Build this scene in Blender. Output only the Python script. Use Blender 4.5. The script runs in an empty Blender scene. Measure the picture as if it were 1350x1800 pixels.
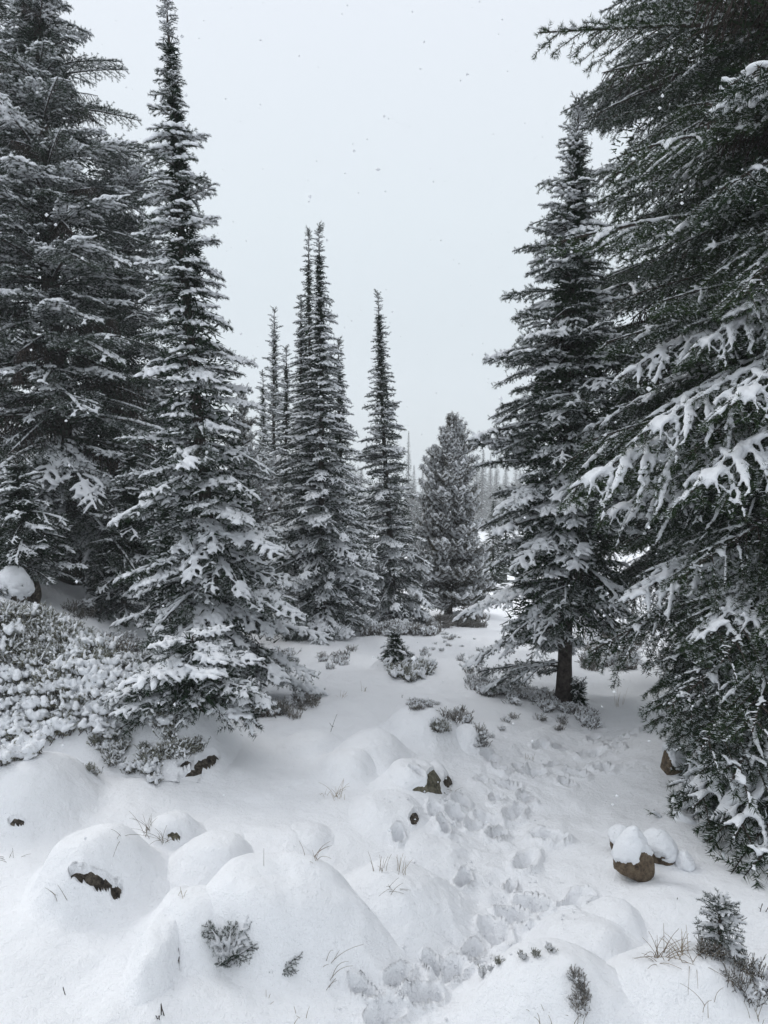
import bpy, math, random
import numpy as np
from mathutils import Matrix, Vector, Euler

# ------------------------------------------------------------------ camera, sky, sun, exposure
scene = bpy.context.scene
COL = scene.collection
PITCH = math.radians(4.0)
CAMZ = 1.6
FPX = 1300.0            # focal length in pixels of the 1350 x 1800 photograph
cam_data = bpy.data.cameras.new('camera')
cam_data.sensor_fit = 'VERTICAL'
cam_data.sensor_height = 36.0
cam_data.lens = 26.0
cam_data.clip_start = 0.05
cam_data.clip_end = 2000.0
cam = bpy.data.objects.new('camera', cam_data)
COL.objects.link(cam)
cam.location = (0, 0, CAMZ)
cam.rotation_euler = (math.radians(90) - PITCH, 0, 0)
scene.camera = cam

SUN_EL, SUN_AZ = math.radians(36), math.radians(-48)     # azimuth measured from +Y towards +X
world = bpy.data.worlds.new('World')
scene.world = world
world.use_nodes = True
nt = world.node_tree
nt.nodes.clear()
wo = nt.nodes.new('ShaderNodeOutputWorld')
bg = nt.nodes.new('ShaderNodeBackground'); bg.inputs['Strength'].default_value = 0.1
sky = nt.nodes.new('ShaderNodeTexSky'); sky.sky_type = 'NISHITA'; sky.sun_disc = False
sky.sun_elevation = SUN_EL; sky.sun_rotation = SUN_AZ
tc = nt.nodes.new('ShaderNodeTexCoord')
sx = nt.nodes.new('ShaderNodeSeparateXYZ')
rmp = nt.nodes.new('ShaderNodeValToRGB')                # overcast: grey at the horizon, brighter overhead
rmp.color_ramp.elements[0].position = 0.0; rmp.color_ramp.elements[0].color = (0.515, 0.575, 0.610, 1)
rmp.color_ramp.elements[1].position = 1.0; rmp.color_ramp.elements[1].color = (1.10, 1.12, 1.16, 1)
e = rmp.color_ramp.elements.new(0.30); e.color = (0.665, 0.725, 0.765, 1)
e = rmp.color_ramp.elements.new(0.60); e.color = (0.76, 0.80, 0.865, 1)
sc_ = nt.nodes.new('ShaderNodeVectorMath'); sc_.operation = 'SCALE'; sc_.inputs['Scale'].default_value = 11.8
mx = nt.nodes.new('ShaderNodeMix'); mx.data_type = 'RGBA'; mx.inputs[0].default_value = 0.93
nt.links.new(tc.outputs['Generated'], sx.inputs[0])
nt.links.new(sx.outputs['Z'], rmp.inputs[0])
nt.links.new(rmp.outputs[0], sc_.inputs[0])
nt.links.new(sky.outputs[0], mx.inputs[6])
nt.links.new(sc_.outputs[0], mx.inputs[7])
nt.links.new(mx.outputs[2], bg.inputs[0])
nt.links.new(bg.outputs[0], wo.inputs[0])

sun_d = bpy.data.lights.new('sun', 'SUN')
sun_d.energy = 1.5; sun_d.angle = math.radians(28); sun_d.color = (1.0, 0.98, 0.95)
sun = bpy.data.objects.new('sun', sun_d); COL.objects.link(sun)
sdir = Vector((math.cos(SUN_EL) * math.sin(SUN_AZ), math.cos(SUN_EL) * math.cos(SUN_AZ), math.sin(SUN_EL)))
sun.rotation_euler = sdir.to_track_quat('Z', 'Y').to_euler()
sun.location = (0, 0, 30)

scene.render.engine = 'CYCLES'
scene.view_settings.view_transform = 'Standard'
scene.view_settings.look = 'None'
scene.view_settings.exposure = 0.0
scene.view_settings.gamma = 1.0
scene.cycles.use_denoising = True
scene.cycles.max_bounces = 6
scene.cycles.diffuse_bounces = 4
scene.cycles.glossy_bounces = 1
scene.cycles.transmission_bounces = 1
scene.cycles.volume_bounces = 1
scene.cycles.caustics_reflective = False
scene.cycles.caustics_refractive = False

# ------------------------------------------------------------------ pixel <-> place helpers
cP, sP = math.cos(PITCH), math.sin(PITCH)
def ray(px, py):
    u, v = (px - 675) / FPX, (py - 900) / FPX
    return np.array([u, cP - v * sP, -sP - v * cP])
def P(px, py, d):                         # the point seen at that pixel, d metres ahead
    r = ray(px, py)
    return np.array([0, 0, CAMZ]) + r * (d / r[1])
def proj(x, y, z):
    f = y * cP - (z - CAMZ) * sP
    upc = y * sP + (z - CAMZ) * cP
    return 675 + FPX * x / f, 900 - FPX * upc / f

# ------------------------------------------------------------------ noise
def _hash(ix, iy, seed):
    h = (ix.astype(np.int64) * 374761393 + iy.astype(np.int64) * 668265263 + seed * 974634777) & 0x7fffffff
    h = (h ^ (h >> 13)) * 1274126177 & 0x7fffffff
    return ((h ^ (h >> 16)) & 0xffff) / 65535.0
def vn(x, y, seed=0):
    x = np.asarray(x, float); y = np.asarray(y, float)
    ix, iy = np.floor(x), np.floor(y)
    fx, fy = x - ix, y - iy
    fx = fx * fx * fx * (fx * (fx * 6 - 15) + 10); fy = fy * fy * fy * (fy * (fy * 6 - 15) + 10)
    a = _hash(ix, iy, seed); b = _hash(ix + 1, iy, seed); c = _hash(ix, iy + 1, seed); d = _hash(ix + 1, iy + 1, seed)
    return (a + (b - a) * fx) * (1 - fy) + (c + (d - c) * fx) * fy
def fbm(x, y, seed=0, o=4):
    s = 0; a = 0.5
    for k in range(o):
        s = s + a * (vn(x, y, seed + k * 17) - 0.5)
        c, n = 0.8, 0.6
        x, y = (x * c - y * n) * 2.03, (x * n + y * c) * 2.03
        a *= 0.5
    return s
def sstep(a, b, x):
    t = np.clip((x - a) / (b - a), 0, 1)
    return t * t * (3 - 2 * t)

# ------------------------------------------------------------------ ground shape
def base_h(x, y):
    x = np.asarray(x, float); y = np.asarray(y, float)
    z = -0.125 * np.clip(y - 4.0, 0, 1e9)
    z = z + 0.07 * np.clip(y - 60.0, 0, 1e9)                   # it eases off far down the slope
    z = z + 0.85 * sstep(-1.7, -3.7, x) * sstep(4.0, 6.0, y)   # the bank on the left
    z = z + 1.2 * sstep(-4.5, -12.0, x) * sstep(4.0, 7.0, y)
    z = z - 0.10 * np.exp(-((x - path_x(y)) / 0.55) ** 2)
    z = z + 0.30 * sstep(1.6, 4.0, x) * sstep(12, 4, y) * 0.4
    return z
def path_x(y):
    return np.interp(y, [0, 2, 2.6, 3.2, 4.0, 5.5, 8, 14], [0.1, 0.12, 0.45, 0.62, 0.85, 1.75, 2.5, 2.6])
PRINTS = []
def prints_h(x, y):
    z = np.zeros_like(x)
    for (cx, cy, a, L, W, dp, sd) in PRINTS:
        m = (np.abs(x - cx) < 0.5) & (np.abs(y - cy) < 0.5)
        if not m.any(): continue
        dx, dy = x[m] - cx, y[m] - cy
        u = dx * math.cos(a) + dy * math.sin(a); v = -dx * math.sin(a) + dy * math.cos(a)
        w = fbm(x[m] * 16, y[m] * 16, sd, 4)
        r = np.sqrt((u / L) ** 2 + (v / W) ** 2) + w * 0.95
        pit = -dp * (1 - sstep(0.60, 1.05, r)) * (1 + 2.2 * fbm(x[m] * 35, y[m] * 35, sd + 8, 2))
        rim = dp * 0.35 * np.exp(-((r - 1.22) / 0.16) ** 2) * (0.6 + 1.6 * vn(x[m] * 30, y[m] * 30, sd + 3))
        z[m] += pit + rim
    return z
def ground_h(x, y):
    shp = np.shape(x)
    x = np.atleast_1d(np.asarray(x, float)); y = np.atleast_1d(np.asarray(y, float))
    z = base_h(x, y)
    z = z + 0.14 * fbm(x * 0.9 + 3.1, y * 0.9, 5, 2) * sstep(0.5, 3, y)
    z = z + 0.085 * fbm(x * 2.2, y * 2.2, 11, 2) + 0.045 * fbm(x * 5.2, y * 4.6, 13, 3) * sstep(12, 6, y)
    # wind ripples and humps lying across the slope on the right of the track
    s = sstep(0.7, 1.3, x) * sstep(7, 4, y)
    z = z + s * 0.035 * (fbm(x * 1.6 + y * 1.5, y * 5.0 + x * 1.5, 21, 2))
    # low dwarf-shrub hummocks further down the slope
    far = sstep(6, 9, y) * sstep(60, 20, y)
    z = z + far * 0.10 * fbm(x * 1.4, y * 1.4, 31, 3)
    z = z + 0.5 * sstep(12, 40, y) * fbm(x * 0.12, y * 0.12, 41, 3)
    # churned snow of the track
    dpt = np.abs(x - path_x(y) + 0.12)
    t = np.exp(-(dpt / 0.30) ** 2) * sstep(1.4, 1.9, y) * sstep(6.5, 4.5, y)
    z = z + t * (0.050 * fbm(x * 8, y * 8, 51, 4) - 0.012 + 0.022 * np.abs(fbm(x * 17, y * 17, 57, 2)))
    z = z + prints_h(x, y)
    return z.reshape(shp)
def hit(px, py, fn=None):
    fn = fn or ground_h
    r = ray(px, py)
    ts = np.geomspace(0.8, 160, 140)
    for _ in range(3):
        X, Y, Z = r[0] * ts, r[1] * ts, CAMZ + r[2] * ts
        d = Z - fn(X, Y)
        i = int(np.argmax(d < 0)) if (d < 0).any() else len(ts) - 1
        j = max(i - 1, 0)
        ts = np.linspace(ts[j], max(ts[i], ts[j] + 1e-6), 14)
    t = ts[len(ts) // 2]
    return np.array([r[0] * t, r[1] * t, float(fn(np.array([r[0] * t]), np.array([r[1] * t]))[0])])

def hit_many(pts, fn):
    pts = np.asarray(pts, float)
    u, v = (pts[:, 0] - 675) / FPX, (pts[:, 1] - 900) / FPX
    r = np.stack([u, cP - v * sP, -sP - v * cP], 1)
    N = len(pts); ts = np.tile(np.geomspace(1.2, 60, 110), (N, 1)); ar = np.arange(N)
    for _ in range(3):
        X, Y, Z = r[:, :1] * ts, r[:, 1:2] * ts, CAMZ + r[:, 2:] * ts
        d = Z - fn(X.ravel(), Y.ravel()).reshape(X.shape)
        neg = d < 0
        i = np.where(neg.any(1), neg.argmax(1), ts.shape[1] - 1); j = np.maximum(i - 1, 0)
        a, b = ts[ar, j], ts[ar, i]
        ts = a[:, None] + (b - a)[:, None] * np.linspace(0, 1, 12)[None]
    t = ts[:, 6]
    x, y = r[:, 0] * t, r[:, 1] * t
    return np.stack([x, y, fn(x, y)], 1)

rs = random.Random(4)
_pp = [(680, 1775, .14), (745, 1745, .12), (790, 1700, .13), (700, 1715, .10), (760, 1690, .08), (640, 1740, .08), (870, 1625, .17), (905, 1600, .12), (940, 1582, .14), (1012, 1578, .15),
       (925, 1508, .17), (962, 1470, .15), (858, 1432, .14), (800, 1430, .13), (765, 1432, .11), (835, 1448, .12), (870, 1462, .12), (890, 1375, .13),
       (905, 1425, .13), (925, 1400, .10), (810, 1405, .12), (700, 1480, .08), (815, 1540, .10), (735, 1400, .10),
       (880, 1345, .15), (860, 1325, .12), (915, 1338, .13), (935, 1352, .16), (970, 1335, .13), (1040, 1318, .18), (1015, 1352, .16), (1060, 1340, .12),
       (985, 1310, .14), (1085, 1298, .16), (1045, 1292, .12), (1110, 1290, .12), (1140, 1288, .14), (950, 1310, .10), (995, 1370, .12), (845, 1365, .10), (875, 1400, .10), (780, 1460, .09),
       (1080, 1310, .10), (900, 1550, .06), (830, 1660, .09), (850, 1690, .08)]
for (px, py, s) in _pp:
    q = hit(px, py, base_h)
    PRINTS.append((q[0], q[1], rs.uniform(0.3, 2.6), s * rs.uniform(.44, .60), s * rs.uniform(.26, .38), rs.uniform(.030, .055), rs.randrange(999)))

# mounds: (crest px, crest py, foot py, half width px, flatness, skew, skew direction, name key)
MOUNDS = []
def mound(cx, cy, fy, hw, q=2.6, depth=0.9, skew=0.0, sdir=0.0, rot=0.0, lump=0.12, **kw):
    depth *= 1.4
    if q < 3.2 and not kw.get('sharp'): q = 3.2
    f = hit(cx, fy)
    w = hw * f[1] / FPX
    yc = f[1] + w * depth
    w = hw * yc / FPX
    x = (cx - 675) / FPX * yc
    top = P(cx, cy, yc)[2]
    g = float(ground_h(np.array([x]), np.array([yc]))[0])
    m = dict(x=x, y=yc, a=w, b=w * depth, h=max(top - g, 0.02), q=q, skew=skew, sd=sdir, rot=rot, lump=lump, seed=len(MOUNDS) * 7 + 3)
    m.update(kw)
    MOUNDS.append(m)
    return m
def bump(m, x, y):
    if m.get('slab'):
        hb = 0.40 * sstep(-0.78, -1.14, x) + 0.55 * sstep(-1.10, -2.85, x)
        yc = 3.96 + 0.50 * sstep(-1.0, -2.1, x) + 0.05 * np.sin(x * 3.1)
        t = (y - yc)
        wf = 0.46 + 0.38 * sstep(-1.15, -1.9, x) + 0.10 * fbm(x * 2.3, y * 2.3, 9, 2)
        front = sstep(1.0, -0.02, -t / wf)
        back = sstep(0.62, 0.0, t)
        z = hb * np.where(t < 0, front ** 0.9, back)
        return z + 0.10 * fbm(x * 2.2, y * 2.2, 77, 3) * np.clip(z * 4, 0, 1)
    dx, dy = x - m['x'], y - m['y']
    c, s = math.cos(m['rot']), math.sin(m['rot'])
    u, v = (dx * c + dy * s) / m['a'], (-dx * s + dy * c) / m['b']
    r = np.sqrt(u * u + v * v) + 1e-9
    ca = (u * math.cos(m['sd']) + v * math.sin(m['sd'])) / r
    r = r * (1 + m['skew'] * ca)
    r = r * (1 + m['lump'] * 2.2 * fbm(x / m['a'] * 1.1, y / m['a'] * 1.1, m['seed'], 3))
    z = m['h'] * (0.93 * np.exp(-1.0 * r ** (m['q'] + .6)) + .07 * np.exp(-1.2 * r * r)) * (1 + .10 * (u * .8 - v * .3) / (1 + r * r))
    return z * (1 + 0.24 * fbm(x / m['a'] * 1.2, y / m['a'] * 1.2, m['seed'] + 5, 2)) + 0.006 * fbm(x * 16, y * 16, m['seed'] + 9, 2) * np.clip(z / 0.05, 0, 1)
def full_h(x, y):
    shp = np.shape(x)
    x = np.atleast_1d(np.asarray(x, float)); y = np.atleast_1d(np.asarray(y, float))
    z = ground_h(x, y); b = np.zeros_like(z)
    for m in MOUNDS:
        if m.get('slab'): k = (x > -5) & (x < -.6) & (y > 3) & (y < 6)
        else: k = (np.abs(x - m['x']) < m['a'] * 2) & (np.abs(y - m['y']) < m['b'] * 2)
        if k.any(): b[k] = np.maximum(b[k], bump(m, x[k], y[k]))
    return (z + b).reshape(shp)

# ------------------------------------------------------------------ materials
def mat(name):
    m = bpy.data.materials.new(name); m.use_nodes = True
    n = m.node_tree; b = n.nodes['Principled BSDF']
    return m, n, b
def noise_node(n, scale, detail=4, rough=0.55, coord='Object'):
    t = n.nodes.new('ShaderNodeTexCoord'); x = n.nodes.new('ShaderNodeTexNoise')
    x.inputs['Scale'].default_value = scale; x.inputs['Detail'].default_value = detail; x.inputs['Roughness'].default_value = rough
    n.links.new(t.outputs[coord], x.inputs['Vector'])
    return x
def ramp(n, src, stops):
    r = n.nodes.new('ShaderNodeValToRGB')
    for i, (p, c) in enumerate(stops):
        el = r.color_ramp.elements[i] if i < 2 else r.color_ramp.elements.new(p)
        el.position = p; el.color = (*c, 1)
    n.links.new(src, r.inputs[0])
    return r
def bump_node(n, b, src, dist, strength=1.0, prev=None):
    k = n.nodes.new('ShaderNodeBump'); k.inputs['Distance'].default_value = dist; k.inputs['Strength'].default_value = strength
    n.links.new(src, k.inputs['Height'])
    if prev: n.links.new(prev.outputs[0], k.inputs['Normal'])
    n.links.new(k.outputs[0], b.inputs['Normal'])
    return k
def snow_mat(name, col, fine, med):
    m, n, b = mat(name)
    b.inputs['Roughness'].default_value = 0.75
    b.inputs['Specular IOR Level'].default_value = 0.15
    a = noise_node(n, 6, 3)
    r = ramp(n, a.outputs[0], [(0.3, tuple(c * 0.97 for c in col)), (0.7, col)])
    n.links.new(r.outputs[0], b.inputs['Base Color'])
    k1 = bump_node(n, b, noise_node(n, 36, 5, 0.62).outputs[0], med)
    k2 = bump_node(n, b, noise_node(n, 190, 3, 0.7).outputs[0], fine, 1.0, k1)
    return m
M = {}
M['snow'] = snow_mat('ground_snow', (0.90, 0.915, 0.94), 0.0045, 0.012)
M['tsnow'] = snow_mat('bough_snow', (0.87, 0.89, 0.92), 0.005, 0.008)
def needle_mat(name, c0, c1, rand=0.5):
    m, n, b = mat(name)
    b.inputs['Roughness'].default_value = 0.6
    b.inputs['Specular IOR Level'].default_value = 0.06
    oi = n.nodes.new('ShaderNodeObjectInfo')
    nz = noise_node(n, 9, 3)
    ad = n.nodes.new('ShaderNodeMath'); ad.operation = 'MULTIPLY_ADD'; ad.inputs[1].default_value = rand; ad.inputs[2].default_value = 0.0
    n.links.new(oi.outputs['Random'], ad.inputs[0])
    a2 = n.nodes.new('ShaderNodeMath'); a2.operation = 'MULTIPLY_ADD'; a2.inputs[1].default_value = 1 - rand * .5
    n.links.new(nz.outputs[0], a2.inputs[0]); n.links.new(ad.outputs[0], a2.inputs[2])
    r = ramp(n, a2.outputs[0], [(0.25, c0), (0.95, c1)])
    n.links.new(r.outputs[0], b.inputs['Base Color'])
    return m
M['needle'] = needle_mat('fir_needles', (0.009, 0.019, 0.012), (0.030, 0.050, 0.028))
M['needle_dark'] = needle_mat('spruce_needles', (0.009, 0.020, 0.010), (0.036, 0.060, 0.024))
M['frost'] = needle_mat('frosted_needles', (0.50, 0.54, 0.55), (0.82, 0.85, 0.88))
M['pine'] = needle_mat('pine_needles', (0.030, 0.032, 0.020), (0.080, 0.074, 0.048))
M['heath'] = needle_mat('heather_leaves', (0.12, 0.12, 0.085), (0.27, 0.265, 0.19))
M['heath_brown'] = needle_mat('dead_heather', (0.11, 0.095, 0.072), (0.27, 0.23, 0.17))
M['straw'] = needle_mat('dry_grass', (0.16, 0.12, 0.085), (0.34, 0.27, 0.17))
def bark_mat(name, c0, c1):
    m, n, b = mat(name)
    b.inputs['Roughness'].default_value = 0.9; b.inputs['Specular IOR Level'].default_value = 0.1
    nz = noise_node(n, 30, 5, 0.65)
    r = ramp(n, nz.outputs[0], [(0.35, c0), (0.65, c1)])
    n.links.new(r.outputs[0], b.inputs['Base Color'])
    bump_node(n, b, nz.outputs[0], 0.012)
    return m
M['bark'] = bark_mat('bark', (0.022, 0.018, 0.016), (0.085, 0.072, 0.064))
M['twig'] = bark_mat('twig_bark', (0.030, 0.024, 0.021), (0.075, 0.06, 0.052))
def rock_mat(name, c0, c1, c2):
    m, n, b = mat(name)
    b.inputs['Roughness'].default_value = 0.85; b.inputs['Specular IOR Level'].default_value = 0.2
    nz = noise_node(n, 38, 6, 0.72)
    r = ramp(n, nz.outputs[0], [(0.38, c0), (0.66, c2), (0.5, c1)])
    n.links.new(r.outputs[0], b.inputs['Base Color'])
    k = bump_node(n, b, nz.outputs[0], 0.02)
    bump_node(n, b, noise_node(n, 90, 4, 0.7).outputs[0], 0.004, 1, k)
    return m
M['rock_brown'] = rock_mat('brown_rock', (0.055, 0.042, 0.030), (0.135, 0.10, 0.068), (0.24, 0.19, 0.13))
M['rock_dark'] = rock_mat('dark_rock', (0.018, 0.015, 0.012), (0.060, 0.050, 0.040), (0.19, 0.165, 0.13))
M['rock_grey'] = rock_mat('lichened_rock', (0.05, 0.047, 0.035), (0.13, 0.12, 0.085), (0.24, 0.225, 0.17))

# ------------------------------------------------------------------ mesh + object helpers
def mk_mesh(name, V, F, mats, midx=None, smooth=True):
    V = np.ascontiguousarray(V, np.float32); F = np.asarray(F, np.int32)
    me = bpy.data.meshes.new(name)
    me.vertices.add(len(V)); me.vertices.foreach_set('co', V.ravel())
    k = F.shape[1]
    me.loops.add(F.size); me.loops.foreach_set('vertex_index', F.ravel())
    me.polygons.add(len(F))
    me.polygons.foreach_set('loop_start', np.arange(0, F.size, k, dtype=np.int32))
    try: me.polygons.foreach_set('loop_total', np.full(len(F), k, np.int32))
    except Exception: pass
    me.polygons.foreach_set('use_smooth', np.full(len(F), bool(smooth)))
    for m in mats: me.materials.append(m)
    if midx is not None: me.polygons.foreach_set('material_index', np.asarray(midx, np.int32))
    me.update(calc_edges=True)
    return me
def link(name, me, parent=None):
    o = bpy.data.objects.new(name, me); COL.objects.link(o)
    if parent is not None: o.parent = parent
    return o
def tag(o, label=None, cat=None, group=None, kind=None):
    if label: o['label'] = label
    if cat: o['category'] = cat
    if group: o['group'] = group
    if kind: o['kind'] = kind
    return o
def empty(name, loc):
    o = bpy.data.objects.new(name, None); COL.objects.link(o)
    o.location = [float(c) for c in loc]; o.empty_display_size = 0.1
    return o
def cat_mesh(parts):                       # [(V, F(tri), matindex)] -> one
    Vs, Fs, Ms, n = [], [], [], 0
    for V, F, mi in parts:
        if len(F) == 0: continue
        Vs.append(V); Fs.append(F + n); Ms.append(np.full(len(F), mi) if np.isscalar(mi) else mi); n += len(V)
    return np.concatenate(Vs), np.concatenate(Fs), np.concatenate(Ms)
def tubes(Pn, R, sides=5, flat=1.0, caps=True):
    """Pn (N,K,3) centre lines, R (N,K) radii -> triangle tubes"""
    Pn = np.asarray(Pn, float); R = np.asarray(R, float)
    N, K, _ = Pn.shape
    T = np.gradient(Pn, axis=1); T /= np.linalg.norm(T, axis=2, keepdims=True) + 1e-12
    up = np.tile(np.array([0, 0, 1.0]), (N, K, 1))
    bad = np.abs(T[..., 2]) > 0.95; up[bad] = (1, 0.02, 0)
    A = np.cross(T, up); A /= np.linalg.norm(A, axis=2, keepdims=True) + 1e-12
    B = np.cross(A, T)
    th = np.arange(sides) / sides * 2 * np.pi
    ring = (A[:, :, None, :] * np.cos(th)[None, None, :, None] + B[:, :, None, :] * np.sin(th)[None, None, :, None] * flat) * R[:, :, None, None] + Pn[:, :, None, :]
    V = ring.reshape(-1, 3)
    i = np.arange(N)[:, None, None] * K * sides; k = np.arange(K - 1)[None, :, None] * sides; s = np.arange(sides)[None, None, :]
    s2 = (s + 1) % sides
    a = i + k + s; b = i + k + s2; c = i + k + sides + s2; d = i + k + sides + s
    F = np.concatenate([np.stack([a, b, c], -1).reshape(-1, 3), np.stack([a, c, d], -1).reshape(-1, 3)])
    if caps:
        n0 = len(V)
        V = np.concatenate([V, Pn[:, 0], Pn[:, -1]])
        ii = np.arange(N)[:, None]; ss = np.arange(sides)[None, :]; ss2 = (ss + 1) % sides
        a = ii * K * sides + ss; b = ii * K * sides + ss2
        F = np.concatenate([F, np.stack([b, a, np.broadcast_to(n0 + ii, a.shape)], -1).reshape(-1, 3)])
        o = (K - 1) * sides
        F = np.concatenate([F, np.stack([a + o, b + o, np.broadcast_to(n0 + N + ii, a.shape)], -1).reshape(-1, 3)])
    return V, F
def voxel(name, V, F, size, smooth, m, rough=.011):
    me = mk_mesh(name + '_raw', V, F, [])
    o = bpy.data.objects.new('tmp', me); COL.objects.link(o)
    r = o.modifiers.new('r', 'REMESH'); r.mode = 'VOXEL'; r.voxel_size = size; r.use_smooth_shade = True
    if smooth:
        s = o.modifiers.new('s', 'SMOOTH'); s.iterations = smooth; s.factor = 0.6
    dg = bpy.context.evaluated_depsgraph_get(); dg.update()
    out = bpy.data.meshes.new_from_object(o.evaluated_get(dg))
    out.name = name; out.materials.clear(); out.materials.append(m)
    bpy.data.objects.remove(o); bpy.data.meshes.remove(me)
    n = len(out.vertices)
    if rough and n:
        c = np.empty(n * 3, np.float32); out.vertices.foreach_get('co', c); c = c.reshape(-1, 3).astype(float)
        nn = np.empty(n * 3, np.float32); out.vertices.foreach_get('normal', nn); nn = nn.reshape(-1, 3)
        d = (fbm(c[:, 0] * 55 + c[:, 2] * 31, c[:, 1] * 55 - c[:, 2] * 37, 3, 3)) * rough
        c = c + nn * d[:, None]
        out.vertices.foreach_set('co', c.astype(np.float32).ravel()); out.update()
    out.polygons.foreach_set('use_smooth', np.full(len(out.polygons), True))
    return out

# ------------------------------------------------------------------ boughs
def needles(rng, S, dens, ln, w, frost=0.3, upbias=0.25, fwd=0.7, t0=0.0):
    """S (N,K,3) shoots -> V, F, material index (0 needle, 1 frosted)"""
    seg = np.linalg.norm(np.diff(S, axis=1), axis=2).sum(1)
    cnt = np.maximum((seg * dens).astype(int), 3)
    idx = np.repeat(np.arange(len(S)), cnt)
    t = t0 + (1 - t0) * rng.random(len(idx)); K = S.shape[1]
    f = t * (K - 1); i = np.minimum(f.astype(int), K - 2); f = (f - i)[:, None]
    p = S[idx, i] * (1 - f) + S[idx, i + 1] * f
    T = S[idx, i + 1] - S[idx, i]; T /= np.linalg.norm(T, axis=1, keepdims=True) + 1e-12
    r = rng.normal(size=(len(idx), 3)); r[:, 2] += upbias
    r -= T * (r * T).sum(1, keepdims=True); r /= np.linalg.norm(r, axis=1, keepdims=True) + 1e-12
    d = T * fwd + r; d /= np.linalg.norm(d, axis=1, keepdims=True)
    L = ln * rng.uniform(0.7, 1.15, len(idx))[:, None]
    sd = np.cross(d, rng.normal(size=d.shape)); sd /= np.linalg.norm(sd, axis=1, keepdims=True) + 1e-12
    V = np.stack([p + sd * w / 2, p - sd * w / 2, p + d * L], 1).reshape(-1, 3)
    F = np.arange(len(V)).reshape(-1, 3)
    fm = (rng.random(len(idx)) < frost * np.clip(0.15 + 1.3 * r[:, 2], 0, 1)).astype(int)
    return V, F, fm
def bough_shoots(rng, L, wid=0.42, droop=0.25, rise=0.05, ldroop=0.12, sp=0.06, tsp=0.05, ang=50, tl=0.5, hang=0.0, ups=0.8):
    K = 6
    s = np.linspace(0, 1, K)
    main = np.stack([s * L, rng.uniform(-.06, .06) * L * np.sin(s * 3), rise * L * s - droop * L * s ** 2 + rng.uniform(-.01, .01) * L * np.sin(s * 5)], 1)
    def at(c, t):
        f = t * (K - 1); i = min(int(f), K - 2); f -= i
        return c[i] * (1 - f) + c[i + 1] * f, (c[i + 1] - c[i])
    lat, ter = [], []
    n = max(int(L * 0.9 / sp), 2)
    for j in range(n * 2):
        t = 0.08 + 0.90 * (j + rng.random() * .8) / (n * 2)
        side = 1 if j % 2 else -1
        p, T = at(main, t); T = T / np.linalg.norm(T)
        f = min((1.04 - t) ** 0.75 * 1.05, 0.30 + 1.5 * t)
        l = wid * L * f * rng.uniform(0.7, 1.15) + 0.02
        a = math.radians(ang + rng.uniform(-12, 12)) * side
        d = np.array([T[0] * math.cos(a) - T[1] * math.sin(a), T[0] * math.sin(a) + T[1] * math.cos(a), T[2] + rng.uniform(-.12, .12)])
        c = p + d * l * s[:, None]
        c[:, 2] -= ldroop * l * s ** 2 + hang * l * s ** 1.5
        c[:, 0] += 0.12 * l * s ** 2
        lat.append(c)
        if tsp and l > 0.07:
            m = int(l * .85 / tsp * 2)
            for q in range(m):
                tt = 0.12 + 0.85 * (q + rng.random() * .7) / m
                sd2 = 1 if q % 2 else -1
                pp, TT = at(c, tt); TT = TT / np.linalg.norm(TT)
                l2 = (tl * l * (1 - tt) + 0.03) * rng.uniform(.7, 1.1)
                a2 = math.radians(46 + rng.uniform(-14, 14)) * sd2
                d2 = np.array([TT[0] * math.cos(a2) - TT[1] * math.sin(a2), TT[0] * math.sin(a2) + TT[1] * math.cos(a2), TT[2] + rng.uniform(-.2, .12) - hang * .6])
                c2 = pp + d2 * l2 * s[:, None]
                c2[:, 2] -= ldroop * l2 * s ** 2
                ter.append(c2)
    for c in ([main] + lat) if ups else []:          # short shoots standing up and hanging below
        Lc = np.linalg.norm(c[-1] - c[0])
        for q in range(int(Lc / .05 * ups)):
            pp, TT = at(c, rng.uniform(.15, .98)); TT = TT / np.linalg.norm(TT)
            v = rng.normal(size=3) * .6; v[2] += 1.0 if rng.random() < .6 else -0.8
            d2 = TT * .9 + v; d2 /= np.linalg.norm(d2)
            l2 = rng.uniform(.025, .06)
            c2 = pp + d2 * l2 * s[:, None]; ter.append(c2)
    return main[None], np.array(lat), (np.array(ter) if ter else np.zeros((0, K, 3)))
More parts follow.
